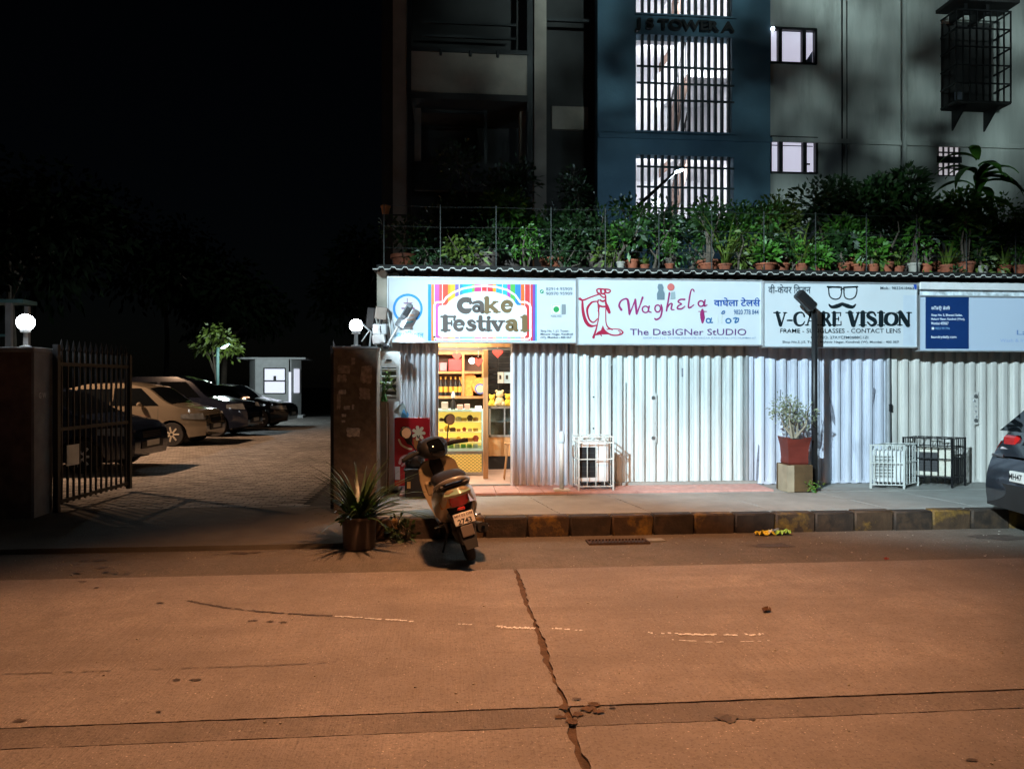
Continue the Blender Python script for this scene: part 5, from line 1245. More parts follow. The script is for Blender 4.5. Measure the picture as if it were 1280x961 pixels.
# dark crate with a rounded black helmet
cb = thing('black_crate', 'black plastic crate beside the red ice-cream board', 'crate', (X(523, 9.2), 9.2, .2)); ch = Z(520, 586, 9.05)-.2
MB().bx(-.16, .16, -.13, .13, 0, ch, .02).build('crate_body', M_blackp, cb); MB().bx(-.175, .175, -.145, .145, ch-.03, ch, .01).build('rim', M_blackp, cb)
MB().bx(-.13, -.09, -.135, -.131, .12, .2).build('sticker', mat('sticker', (.5, .35, .15), .6), cb)
he = thing('helmet', 'round black helmet resting on the black crate', 'helmet', (X(519, 9.2), 9.2, .2+ch))
MB().lathe([(.105, 0), (.125, .05), (.12, .12), (.085, .18), (.03, .205), (.002, .207)], n=18).build('shell', M_black, he, True); MB().prism([(-.08, -.10, .05), (.08, -.10, .05), (.07, -.115, .11), (-.07, -.115, .11)], (0, .03, 0)).build('visor', M_cglass, he)
# louvred white cabinet on the side pier
la = at(476, 440, 9.58); lb = at(500.5, 501, 9.58)
lv = thing('air_conditioner', 'white louvred outdoor unit on the left end column', 'air conditioner', (la.x, 9.4, lb.z)); lw_, lh_ = lb.x-la.x, la.z-lb.z
MB().bx(0, lw_, .03, .22, 0, lh_, .008).build('casing', M_white, lv); MB().bx(0, .03, 0, .03, 0, lh_).bx(lw_-.04, lw_, 0, .03, 0, lh_).bx(.03, lw_-.04, 0, .03, lh_-.2, lh_).bx(.03, lw_-.04, 0, .03, 0, .03).build('front_frame', M_white, lv)
MB().bx(.03, lw_-.04, .028, .0295, .03, lh_-.2).build('dark_grille', mat('grille_grey', (.10, .11, .10), .7), lv)
for k in range(5): MB().box((lw_/2-.005, .012, .06+k*.082), (lw_-.07, .012, .035), .002, (.5, 0, 0)).build('louvre', M_white, lv)
MB().bx(.08, .15, -.003, 0, lh_-.12, lh_-.10).build('badge', M_ink, lv)
# creeper through the louvres
cr, sm = bush_mesh(.5, .12, 46, .06, 77); t = thing('creeper', 'small green creeper growing over the white louvred unit', 'plant', (la.x+.07, 9.36, lb.z+.0)); cr.build('leaves', M_leaf3, t, recalc=False); sm.build('stems', M_leaf1, t)
# hooked cane and bag
ca = MB(); q = [at(u, v, 9.45) for u, v in ((478, 502), (482, 499), (485, 504), (486, 540), (485, 600))]; q[-1].z = .21; ca.tube(q, .012, 6); ca.build('hooked_cane', mat('cane', (.22, .12, .06), .6), None, True, label='brown hooked cane leaning below the white louvred unit', cat='cane')
bg_ = thing('cloth_bag', 'white and blue cloth bag hanging above the red board', 'bag', at(502, 506, 9.55))
def cloth(pts, mt, nm): 
    q_ = [at(u, v, 9.55)-Vector(bg_.location) for u, v in pts]; MB().prism([(p_.x, -.02+random.uniform(-.01, .01), p_.z) for p_ in q_], (0, .06, 0)).build(nm, mt, bg_)
cloth([(500, 505), (505, 504), (509, 514), (508, 519), (499, 520), (492, 514)], mat('bag_white', (.6, .75, .75), .7), 'white_cloth'); cloth([(506, 509), (511, 518), (510, 522), (501, 522), (503, 514)], mat('bag_blue', (.1, .35, .65), .7), 'blue_cloth'); MB().tube([(0, .01, 0), (0, .1, .03), (0, .25, .03)], .005, 5).build('hook', M_ink, bg_)
# white pipe rack left of cage
wp = thing('bollard_post', 'white pipe post on a base plate left of the white cage', 'post', (X(702, 9.3), 9.3, .233)); zz = Z(702, 541, 9.3)-.233
MB().tube([(0, 0, .02), (0, 0, zz)], .028, 10).build('pipe', M_whitec, wp, True); MB().box((-.0, 0, .015), (.2, .14, .03), .006).build('base_plate', M_whitec, wp); MB().lathe([(.04, zz-.12), (.045, zz-.10), (.045, zz-.02), (.02, zz+.02)], n=12).build('cap', mat('pipe_cap', (.5, .6, .66), .5), wp, 40)
# air-conditioner cages
def cage(P, dl, dr, h, mt, name, label, nl, nr, z0=.2, rails=(.0, .55, 1.0), th=.0055, solid_top=False):
    t = thing(name, label, 'cage', P); dl = Vector((*dl, 0)); dr = Vector((*dr, 0)); C = [Vector((0, 0, 0)), dl, dl+dr, dr]
    for c in C: MB().bx(c.x-.010, c.x+.010, c.y-.010, c.y+.010, 0, h).build('corner_post', mt, t)
    bars = 0
    for i, (a, b, n) in enumerate(((C[0], C[1], nl), (C[3], C[0], nr), (C[1], C[2], nr), (C[2], C[3], nl))):
        for rz in rails:
            z_ = .05+(h-.06)*rz; MB().tube([a+Vector((0, 0, z_)), b+Vector((0, 0, z_))], .008, 6).build('rail', mt, t)
        for k in range(1, n):
            q_ = a+(b-a)*k/n; MB().tube([q_+Vector((0, 0, .05)), q_+Vector((0, 0, h-.01))], th, 5).build('bar', mt, t)
    for k in range(1, 5): q_ = dl*k/5; MB().tube([q_+Vector((0, 0, h-.01)), q_+dr+Vector((0, 0, h-.01))], th, 5).build('bar', mt, t)
    return t
def outdoor_unit(t0, ang, w_, d_, h_, label, front=M_white, grille=M_ink, fan=True):
    t = thing('outdoor_unit', label, 'air conditioner', t0, (0, 0, ang))
    MB().bx(-w_/2, w_/2, -d_/2, d_/2, .04, h_, .012).build('casing', front, t)
    MB().bx(-w_*.32-.1, w_*.22-.06, -d_/2-.004, -d_/2+.002, .1, h_-.06).build('fan_opening', grille, t)
    for k in range(7): z_ = .12+(h_-.2)*k/6; MB().bx(-w_*.32-.1, w_*.22-.06, -d_/2-.009, -d_/2-.005, z_-.004, z_+.004).build('grille_bar', mat('grille_dark', (.03, .03, .03), .5), t)
    MB().bx(w_/2-.004, w_/2+.004, -d_*.3, d_*.3, .08, h_-.08).build('side_vent', grille, t); MB().bx(-w_/2-.004, -w_/2+.004, -d_*.3, d_*.3, .08, h_-.08).build('side_vent', grille, t)
    for sx in (-.35, .35): MB().bx(w_*sx-.04, w_*sx+.04, -d_/2, d_/2, 0, .04).build('foot', M_ink, t)
    return t
c1 = at(766, 0, 9.3); x0_, x1_ = X(723, 9.32), X(766, 9.32); hh_ = Z(745, 545, 9.32)-.233
cage((x1_, 9.3, .233), (x0_-x1_, 0), (0, .42), hh_, M_whitec, 'white_cage', 'white welded cage around the outdoor unit left of the tailor shutter locks', 4, 3, rails=(0, .55, .88, 1))
outdoor_unit(((x0_+x1_)/2, 9.52, .29), 0, .36, .3, hh_-.14, 'white outdoor unit with black grille inside the white cage by the pipe post')
wb = MB().bx(x0_-.015, x1_+.015, 9.285, 9.297, .233+hh_-.14, .233+hh_-.03)
P2 = gnd(1130, 611, .2); cage(P2, (-.40, .10), (.37, .27), .58, M_whitec, 'white_cage', 'low white wire cage around the outdoor unit right of the lamp post', 8, 5)
outdoor_unit((P2.x-.09, P2.y+.19, .235), R(-14), .36, .22, .46, 'dusty white outdoor unit inside the low white cage', grille=mat('dusty_white', (.5, .52, .5), .6, var=.2))
P3 = gnd(1190, 610, .2); cage(P3, (-.46, .34), (.33, .20), .66, M_black, 'black_cage', 'black wire cage around the outdoor unit beside the parked dark car', 7, 6, rails=(.14, .55, .8, 1.0), th=.006)
outdoor_unit((P3.x-.06, P3.y+.27, .30), R(-37), .46, .24, .42, 'cream outdoor unit with dark fan opening inside the black cage', front=mat('cream_unit', (.6, .57, .47), .5, dirt=.4, dirtcol=(.3, .18, .08), dscale=14))
# planter on block
pl = thing('concrete_block', 'painted concrete block carrying the dark red planter', 'block', (X(993, 9.3), 9.3, .2)); zb1 = Z(993, 581, 9.15)-.2; bw = .17
MB().bx(-bw, bw, -.17, .17, 0, zb1, .012).build('block_body', mat('block_ochre', (.085, .05, .018), .85, var=.3, bump=.4, dirt=.3), pl); MB().bx(-bw-.004, -bw+.085, -.174, .1, .004, zb1-.004).build('cream_patch', mat('block_cream', (.33, .28, .19), .8, var=.2), pl)
pp = thing('planter', 'dark red square planter with scalloped rim and grey-green bush', 'planter', (X(993, 9.3), 9.3, .2+zb1)); hp = Z(993, 548, 9.3)-(.2+zb1)
secs = []
for z_, s_ in ((0, .125), (.02, .135), (hp*.25, .13), (hp*.7, .14), (hp, .165)): secs.append([(s_*a, s_*b*.85, z_+(.03 if (z_ == hp and abs(a)+abs(b) > 1.9) else 0)) for a, b in ((-1, -1), (-.5, -1), (0, -1), (.5, -1), (1, -1), (1, 0), (1, 1), (0, 1), (-1, 1), (-1, 0))])
MB().loft(secs).build('pot', mat('planter_red', (.13, .02, .012), .55, var=.25, dirt=.3, dirtcol=(.05, .02, .015)), pp)
MB().bx(-.14, .14, -.115, .115, hp-.005, hp+.006).build('soil', M_soil, pp)
lf, sm = bush_mesh(.50, .30, 620, .052, 51, lobes=9, stems=8, base=.35, asp=2.6); lf.build('leaves', M_leaf4, pp, recalc=False, loc=(0, 0, hp)); sm.build('stems', mat('pale_stem', (.25, .22, .16), .8), pp, loc=(0, 0, hp))
# lamp post
lp = thing('lamp_post', 'slim black lamp post with tilted unlit head before the optician shop', 'lamp post', (X(1018, 9.3), 9.3, .2)); zpp = Z(1018, 390, 9.3)-.2
MB().tube([(0, 0, 0), (0, 0, zpp)], [.042, .036], 12).build('pole', M_black, lp, True); MB().lathe([(.08, 0), (.08, .02), (.045, .03)], n=14).build('base_flange', M_black, lp)
hd = at(1000, 367, 9.2)-Vector(lp.location); MB().tube([(0, 0, zpp), (-.02, 0, zpp+.05), hd*.35+Vector((0, 0, zpp*.65))], .022, 8).build('neck', M_black, lp)
v_ = (hd-Vector((0, 0, zpp))); MB().box(Vector((0, 0, zpp))+v_*.62, (.13, .12, v_.length*.85), .02, (0, math.atan2(v_.x, v_.z), 0)).build('lamp_head', M_black, lp)
MB().box(Vector((0, .05, zpp-.0))+v_*.62, (.10, .03, v_.length*.6), .005, (0, math.atan2(v_.x, v_.z), 0)).build('lens', M_alu, lp)
lf, sm = bush_mesh(.14, .13, 60, .05, 61, base=.0); t = thing('weed', 'small green weed at the foot of the black lamp post', 'weed', (X(1018, 9.15)-.02, 9.12, .195)); lf.build('leaves', M_leaf3, t, recalc=False); sm.build('stems', M_leaf1, t)
# grey street-light arm on the column
la_ = thing('arm_lamp', 'grey lamp head on a slanted pipe in front of the blue ring logo', 'lamp', at(484, 432, 9.42)); O = Vector(la_.location); a1 = at(503, 399, 9.40)-O; a2 = at(514, 380, 9.38)-O; a15 = at(499, 407, 9.41)-O
M_gh = mat('grey_lamp', (.17, .18, .19), .5, var=.1)
MB().tube([(0, .2, -.02), (0, 0, 0), a1], .016, 8).build('arm_pipe', M_white, la_, True); d_ = a2-a15; rot = (0, math.atan2(d_.x, d_.z), 0)
MB().box((a1+a2)/2, (.085, .07, (a2-a1).length), .018, rot).build('lamp_head', M_gh, la_); MB().box(a15+d_*.12, (.11, .09, .12), .012, rot).build('lamp_collar', M_gh, la_); MB().box(a1+(a2-a1)*.5+Vector((0, -.037, 0)), (.05, .006, .12), .001, rot).build('fins', M_ink, la_)
ll = lamp('light', 'SPOT', 130, (.70, .90, 1.0), (a1+a2)/2+Vector((0, -.02, -.09)), la_, None, spot_size=R(90), spot_blend=.5, shadow_soft_size=.05); ll.rotation_euler = Vector((-.08, .12, -1)).to_track_quat('-Z', 'Y').to_euler()
MB().box((a1+a2)/2+Vector((0, .034, -.02)), (.05, .012, .14), .002, rot).build('lamp_lens', M_ledl, la_)
# meter boxes and cables on the corner
jb = thing('junction_box', 'weathered meter boxes and cables on the corner above the brown gate pillar', 'meter box', at(476, 425, 9.5)); O = Vector(jb.location)
for (u, v, w_, h_, mt) in ((477, 392, .15, .16, M_brownwall), (475, 412, .18, .14, M_alu), (474, 424, .16, .12, M_white), (464, 398, .10, .26, M_darkin)): q_ = at(u, v, 9.5)-O; MB().box(q_, (w_, .16, h_), .012, (0, random.uniform(-.15, .15), 0)).build('box', mt, jb)
for k in range(5): a = at(468+k*4, 388, 9.45)-O; b = at(470+k*5, 436, 9.45)-O; MB().tube([a, (a+b)/2+Vector((random.uniform(-.08, .08), -.03, 0)), b], .007, 5).build('cable', M_ink if k % 2 else M_whitec, jb, True)
MB().ball(at(483, 433, 9.4)-O, (.05, .04, .04), 10, 7).build('cable_clip', M_ink, jb, True)
# dark pot with strap leaves by the road
pb = gnd(449, 684, -.0); sp_ = thing('strap_leaf_plant', 'strap-leaved plant in a dark plastic pot at the roadside', 'potted plant', (pb.x, pb.y, .0))
MB().lathe([(.15, 0), (.155, .01), (.165, .28), (.18, .285), (.18, .31), (.168, .31), (.16, .27)], n=22).build('pot', M_plpot, sp_, 40); MB().lathe([(.16, .26), (.02, .28)], n=14).build('soil', M_soil, sp_)
blade_mesh(150, .42, .80, .036, 91, .78).build('leaves', M_leaf5, sp_, True, recalc=False, loc=(0, 0, .25))
lf, sm = bush_mesh(.22, .2, 160, .07, 92, base=0); lf.build('low_leaves', M_leaf1, sp_, recalc=False, loc=(0, 0, .25))
lf, sm = bush_mesh(.16, .26, 70, .10, 93, base=0); t = thing('weed', 'dark creeping weed between the plant pot and the scooter', 'weed', (pb.x+.38, pb.y+.3, .0)); lf.build('leaves', M_leaf5, t, recalc=False); sm.build('stems', M_bark, t)

# ------------------------------------------------------------------ cars
def interp(tab, x):
    if x <= tab[0][0]: return tab[0][1]
    for (a, p), (b, q) in zip(tab, tab[1:]):
        if x <= b:
            t = (x-a)/(b-a); t = t*t*(3-2*t)*.35+t*.65; return p+(q-p)*t
    return tab[-1][1]
def car(name, label, loc, ang, top, L_, W_, belt, H, wheels, wr, paint, wins, shield, rear_glass, light_mt=None, plate=None, group='cars in the parking court', lamp_z=(.62, .78), clear=.2, rim_mt=None, tail=None):
    t = thing(name, label, 'car', loc, (0, 0, ang), group)
    hw_ = W_/2
    def wid(x, z_):
        e0 = max(0, 1-x/.55); e1 = max(0, 1-(L_-x)/.75)
        pl_ = 1-.16*e0**2.2-.22*e1**2.2
        if z_ < belt: q_ = 1-.05*((z_-.62)/.5)**2
        else: q_ = (1-.05*((belt-.62)/.5)**2)*(1-.20*((z_-belt)/(H-belt))**1.15)
        return hw_*pl_*q_
    def warp(x, z_):
        f1 = max(0, 1-(L_-x)/.5)**2; f0 = max(0, 1-x/.4)**2
        k = .07*(1-((z_-.48)/.34)**2)
        return x+f1*k-f0*k
    def P(x, z_, s_, off=0.): return Vector((warp(x, z_), s_*(wid(x, z_)+off), z_))
    def zb_(x):
        z0 = clear
        for xw in wheels:
            R_ = wr+.055; d = abs(x-xw)
            if d < R_: z0 = max(z0, wr+math.sqrt(R_*R_-d*d))
        return z0+ (.06*max(0, 1-(L_-x)/.4)+.06*max(0, 1-x/.4))
    xs = sorted(set([L_*i/70 for i in range(71)]+[xw+s_*(wr+.055)*f for xw in wheels for s_ in (-1, 1) for f in (.999, .97, .88, .7)]))
    NZ = 13; body = MB()
    for s_ in (-1, 1):
        body.grid([[P(x, zb_(x)+(interp(top, x)-zb_(x))*(j/NZ), s_) for j in range(NZ+1)] for x in xs])
    G_ = []
    for x in xs:
        z_ = interp(top, x); w_ = wid(x, z_); G_.append([Vector((warp(x, z_), w_*f, z_+.035*(1-f*f)*(1 if z_ > belt+.1 else .8))) for f in (-1, -.8, -.5, 0, .5, .8, 1)])
    body.grid(G_)
    for x in (xs[0], xs[-1]):
        body.grid([[Vector((warp(x, z_), wid(x, z_)*f, z_)) for f in (-1, -.5, 0, .5, 1)] for z_ in [zb_(x)+(interp(top, x)-zb_(x))*(j/NZ) for j in range(NZ+1)]])
    body.build('body', paint, t, 42)
    MB().bx(.3, L_-.3, -hw_*.86, hw_*.86, clear-.03, clear+.12).build('underbody', M_rubber, t)
    for (b0, b1, t0, t1, z0, z1) in wins:
        for s_ in (-1, 1):
            MB().grid([[P((b0+(b1-b0)*i/6)*(1-j/4)+(t0+(t1-t0)*i/6)*(j/4), z0+(z1-z0)*j/4, s_, .006) for j in range(5)] for i in range(7)]).build('side_window', M_cglass, t, True)
    for (xa, xb, nm) in ((*shield, 'windscreen'), (*rear_glass, 'rear_window')):
        g_ = []
        for i in range(9):
            x = xa+(xb-xa)*i/8; z_ = interp(top, x); w_ = wid(x, z_)
            nx = (interp(top, x+.05)-interp(top, x-.05))/.1; n_ = Vector((-nx, 0, 1)).normalized()*.008
            g_.append([Vector((warp(x, z_), w_*.88*f, z_+.035*(1-(.88*f)**2)))+n_ for f in (-1, -.6, -.2, .2, .6, 1)])
        MB().grid(g_).build(nm, M_cglass, t, True)
    # lights, grille, plates
    lm = light_mt or mat('headlight', (.30, .33, .35), .08, metal=.5, var=.3, scale=12, coat=.6)
    for s_ in (-1, 1):
        MB().grid([[P(L_-.48+.46*i/6, lamp_z[0]+(lamp_z[1]-lamp_z[0])*(j/3)*(1-.35*(1-i/6))+.03*(1-i/6), s_, .010) for j in range(4)] for i in range(7)]).build('headlight', lm, t, True)
        MB().grid([[P(.02+.3*i/4, lamp_z[0]+.10+.16*j/3, s_, .010) for j in range(4)] for i in range(5)]).build('tail_light', tail or M_red, t, True)
        m_ = Vector((shield[0]-.12, s_*(hw_+.08), belt+.06)); MB().ball(m_, (.06, .09, .06), 10, 7).build('wing_mirror', paint, t, True)
    def front(y0, y1, z0, z1, mt, nm, x=L_, off=.012, s_=1):
        MB().grid([[Vector((warp(x, z_)+s_*off, y, z_)) for z_ in (z0, (z0+z1)/2, z1)] for y in (y0, (y0*2+y1)/3, (y0+2*y1)/3, y1)]).build(nm, mt, t)
    front(-hw_*.5, hw_*.5, .38, .5, M_blackp, 'lower_grille'); front(-hw_*.42, hw_*.42, .57, .68, M_blackp, 'upper_grille', off=.008); front(-.25, .25, .42, .52, M_plate, 'number_plate', off=.022)
    for k in range(3): front(-hw_*.4, hw_*.4, .585+.03*k, .592+.03*k, M_chrome, 'grille_bar', off=.014)
    front(-.25, .25, .60, .70, M_plate, 'number_plate', x=0, off=.02, s_=-1)
    # door seams and handles
    for b0, *_ in wins[:1]:
        for s_ in (-1, 1):
            for xx in (wins[0][0]+.0, (wins[0][0]+wins[-1][1])/2, wins[-1][1]-.02): MB().grid([[P(xx+dx, clear+.1+(belt-clear-.12)*j/5, s_, .002) for j in range(6)] for dx in (0, .008)]).build('door_seam', M_rubber, t)
            MB().box(P((wins[0][0]+wins[-1][1])/2-.15, belt-.1, s_, .015), (.18, .03, .025), .008).build('door_handle', paint, t)
    rm = rim_mt or M_alu
    for xw in wheels:
        for s_ in (-1, 1):
            yo = s_*(hw_-.11)
            w_ = MB().lathe([(wr*.62, -.09), (wr*.93, -.095), (wr, -.07), (wr, .07), (wr*.93, .095), (wr*.62, .09)], (xw, yo, wr), 28, 'y', True).build('wheel', M_rubber, t, 40)
            rb_ = MB(); rb_.lathe([(wr*.66, 0), (wr*.63, .012), (wr*.56, .005)], (xw, yo+s_*.09, wr), 28, 'y', False).lathe([(wr*.16, .0), (wr*.13, .02)], (xw, yo+s_*.085, wr), 14, 'y')
            for k in range(7):
                a = 2*pi*k/7; rb_.box((xw+wr*.37*cos(a), yo+s_*.09, wr+wr*.37*sin(a)), (wr*.5, .018, wr*.14), .004, (0, -a, 0))
            rb_.build('rim', rm, w_)
    return t
def paint(n, c, metal=0., rough=.1): return mat(n, c, rough, metal=metal, var=.03, coat=.8)
hatch = [(0, .72), (.06, .95), (.25, 1.12), (.55, 1.40), (1.0, 1.50), (1.8, 1.52), (2.35, 1.42), (2.95, 1.02), (3.2, .94), (3.6, .86), (3.72, .72)]
hw_in = [(.55, 1.55, .75, 1.55, .98, 1.38), (1.62, 2.72, 1.62, 2.25, .98, 1.40)]
suvp = [(0, .8), (.08, 1.05), (.25, 1.35), (.5, 1.62), (1.1, 1.70), (2.2, 1.70), (2.6, 1.58), (3.15, 1.12), (3.5, 1.05), (4.0, .96), (4.15, .8)]
suvw = [(.55, 1.7, .7, 1.7, 1.12, 1.55), (1.78, 2.95, 1.78, 2.5, 1.12, 1.56)]
sedp = [(0, .8), (.1, .98), (.75, 1.06), (1.35, 1.40), (1.9, 1.46), (2.5, 1.42), (3.2, 1.0), (3.6, .92), (4.15, .82), (4.3, .68)]
sedw = [(1.0, 1.85, 1.4, 1.85, .98, 1.33), (1.93, 3.0, 1.93, 2.45, .98, 1.34)]
def place(xf, yc, ang, L_): return (xf-L_*cos(ang), yc-L_*sin(ang), ZP)
A_ = R(-3)
YG_ = 19.3
car('parked_hatchback', 'gold hatchback parked in the court facing right', place(X(262, YG_-.3), YG_, A_, 3.72), A_, hatch, 3.72, 1.66, .95, 1.52, (.62, 3.02), .29, paint('gold_car', (.24, .205, .155), .4), hw_in, (2.42, 2.98), (.1, .55), rim_mt=mat('gold_rim', (.6, .55, .45), .35, metal=.5), lamp_z=(.64, .80))
car('parked_suv', 'dark blue sport utility car parked between the gold hatchback and the black sedan', place(X(312, 22.0), 22.4, A_, 4.15), A_, suvp, 4.15, 1.78, 1.08, 1.70, (.75, 3.35), .33, paint('navy_car', (.012, .016, .03)), suvw, (2.66, 3.15), (.12, .5), lamp_z=(.78, .95), clear=.24)
car('parked_sedan', 'black sedan parked nearest the white booth', place(X(361, 26.2), 26.6, A_, 4.3), A_, sedp, 4.3, 1.7, .98, 1.46, (.85, 3.45), .31, paint('black_car', (.008, .008, .01)), sedw, (2.56, 3.2), (.8, 1.35), lamp_z=(.62, .76))
car('parked_saloon', 'dark blue car half hidden behind the open gate leaf', place(X(171, 13.4), 13.9, A_, 4.1), A_, hatch and [(a*4.1/3.72, b*.97) for a, b in hatch], 4.1, 1.68, .93, 1.48, (.7, 3.35), .29, paint('blue_car', (.012, .018, .035)), [(.6, 1.7, .8, 1.7, .97, 1.34), (1.78, 3.0, 1.78, 2.48, .97, 1.36)], (2.67, 3.28), (.12, .6), lamp_z=(.62, .78))
# parked car at the right edge, seen from behind
ps = R(-8); fc = gnd(1241, 650, 0)
LS, WS = 3.9, 1.72
rx_, ry_ = fc.x-.42, 7.60
org = Vector((rx_, ry_, 0))-Matrix.Rotation(ps, 3, 'Z') @ Vector((0, WS*.42, 0))
org.z = -.012
big = [(0, .82), (.05, 1.02), (.16, 1.12), (.62, 1.52), (1.0, 1.60), (1.9, 1.62), (2.3, 1.54), (2.95, 1.08), (3.3, 1.0), (3.75, .9), (3.9, .76)]
sv = car('parked_car', 'grey sport utility car parked at the kerb at the right edge', org, ps, big, LS, WS, 1.02, 1.62, (.68, 3.2), .32, paint('grey_suv', (.018, .022, .028)), [(.75, 1.65, .95, 1.65, 1.08, 1.45), (1.73, 2.75, 1.73, 2.25, 1.08, 1.47)], (2.38, 2.95), (.2, .58), group=None, lamp_z=(.72, .9), clear=.26)
MB().grid([[Vector((-.075+.02*abs(f)**2+.0, WS*.42*f, z_)) for z_ in (.30, .42, .56)] for f in (-1, -.5, 0, .5, 1)]).build('rear_bumper', M_blackp, sv, True)
MB().bx(-.10, -.06, -.26, .26, .60, .71, .006).build('rear_plate', M_plate, sv)
def local_text(body, parent, size, o, ux, uz, mt, nm='lettering', bold=.02):
    me = text_mesh(body, bold); xs_ = [v.co.x for v in me.vertices]; cx_ = (min(xs_)+max(xs_))/2
    for v in me.vertices: v.co = Vector(o)+Vector(ux)*((v.co.x-cx_)*size)+Vector(uz)*(v.co.y*size)
    me.materials.append(mt); return link(nm, me, parent)
local_text('MH47', sv, .085, (-.104, .15, .628), (0, -1, 0), (0, 0, 1), M_ink, 'plate_lettering')
local_text('S', sv, .16, (-.05, .0, .86), (0, -1, 0), (0, 0, 1), M_chrome, 'badge', .05)
M_rl = mat('rear_lamp_clear', (.6, .5, .5), .2, coat=.5)
for s_ in (-1, 1):
    MB().box((.14, s_*.56, .99), (.12, .24, .13), .03).build('rear_lamp', M_red, sv); MB().box((.10, s_*.57, .90), (.10, .22, .055), .02).build('rear_lamp_lens', M_rl, sv); MB().box((-.04, s_*.60, .50), (.03, .16, .05), .01).build('reflector', M_red, sv)
MB().grid([[Vector((.02+.075*j, .62*f*(1-.04*j), 1.10+.078*j)) for j in range(6)] for f in (-1, -.5, 0, .5, 1)]).build('rear_windscreen', M_cglass, sv, True)
MB().box((-.02, .58, .835), (.02, .2, .025), .004).build('model_badge', M_chrome, sv)

# ------------------------------------------------------------------ guard booth and court lamp
YBo = 33.4; bo = thing('guard_booth', 'white guard booth with lit windows at the end of the parking court', 'booth', (X(319, YBo), YBo, ZP))
bw_, bh_ = X(361, YBo)-X(319, YBo), Z(340, 449, YBo)-ZP
M_bo = mat('booth_white', (.55, .57, .56), .7, var=.08)
wx0, wx1 = X(330.5, YBo)-X(319, YBo), X(356, YBo)-X(319, YBo); wz0, wz1 = Z(340, 491, YBo)-ZP, Z(340, 461, YBo)-ZP
mb = MB(); mb.bx(0, wx0, 0, .08, 0, bh_).bx(wx1, bw_, 0, .08, 0, bh_).bx(wx0, wx1, 0, .08, 0, wz0).bx(wx0, wx1, 0, .08, wz1, bh_); mb.build('front_wall', M_bo, bo)
MB().prism([(0, 0, 0), (-.65, 1.6, 0), (-.65, 1.6, bh_), (0, 0, bh_)], (.05, .05, 0)).build('left_wall', M_bo, bo)
MB().prism([(bw_+.1, .02, 0), (bw_+.42, .6, 0), (bw_+.42, .6, bh_), (bw_+.1, .02, bh_)], (-.05, .03, 0)).build('right_wall', M_bo, bo)
MB().bx(-.75, bw_+.75, -.12, 1.7, bh_, bh_+.08, .01).build('roof', M_bo, bo)
f = MB(); f.bx(wx0-.04, wx1+.04, -.02, .05, wz0-.05, wz0).bx(wx0-.04, wx1+.04, -.02, .05, wz1, wz1+.05).bx(wx0-.05, wx0, -.02, .05, wz0, wz1).bx(wx1, wx1+.05, -.02, .05, wz0, wz1).bx(wx0, wx1, -.015, .05, (wz0+wz1)/2-.03, (wz0+wz1)/2+.03); wn2 = f.build('window', M_frame, bo)
MB().bx(wx0, wx1, .05, .06, wz0, (wz0+wz1)/2-.03).build('pane', M_pane2, wn2); MB().bx(wx0, wx1, .05, .06, (wz0+wz1)/2+.03, wz1).build('pane', M_pane2, wn2)
MB().bx((wx0+wx1)/2-.06, (wx0+wx1)/2+.06, .03, .048, (wz0+wz1)/2+.03, (wz0+wz1)/2+.22).build('latch', M_frame, wn2)
MB().bx(bw_+.0, bw_+.10, -.01, .02, .12, bh_*.78).build('door_edge', M_pane2, bo)
MB().prism([(bw_+.2, .16, wz0), (bw_+.36, .45, wz0), (bw_+.36, .45, wz1), (bw_+.2, .16, wz1)], (.02, -.02, 0)).build('side_pane', M_pane2, bo)
MB().bx(bw_-.1, bw_+.7, -.5, .1, 0, .12).build('door_step', M_bo, bo)
YL = 29.5; cl = thing('court_lamp', 'lit court lamp on a green post beside the leafy tree', 'lamp post', (X(272, YL), YL, ZP)); zl = Z(285, 433, YL)-ZP; xh = X(285, YL)-X(272, YL)
MB().tube([(0, 0, 0), (0, 0, zl-.05)], .06, 10).build('post', mat('green_post', (.03, .07, .06), .7), cl, True); MB().tube([(0, 0, zl-.1), (xh*.6, 0, zl+.02)], .03, 6).build('arm', MATS['green_post'], cl)
MB().box((xh*.75, 0, zl+.02), (.36, .16, .05), .01, (0, -.5, 0)).build('lamp_head', mat('green_tin', (.3, .5, .42), .5), cl); MB().box((xh*.72, -.04, zl-.02), (.26, .13, .03), .004, (0, -.5, 0)).build('lamp_lens', mat('court_lens', (.9, .9, .9), .4, var=0, emit=(.85, 1, .95), es=40), cl)
lamp('light', 'POINT', 380, (.80, .95, 1.0), (xh+.5, -1.0, zl-.15), cl, shadow_soft_size=.12)
tree((X(268, 31), 31.2, ZP), 3.9, 1.05, 700, .22, 71, 'small leafy tree lit green by the court lamp', M_leaf3, .08, .82)

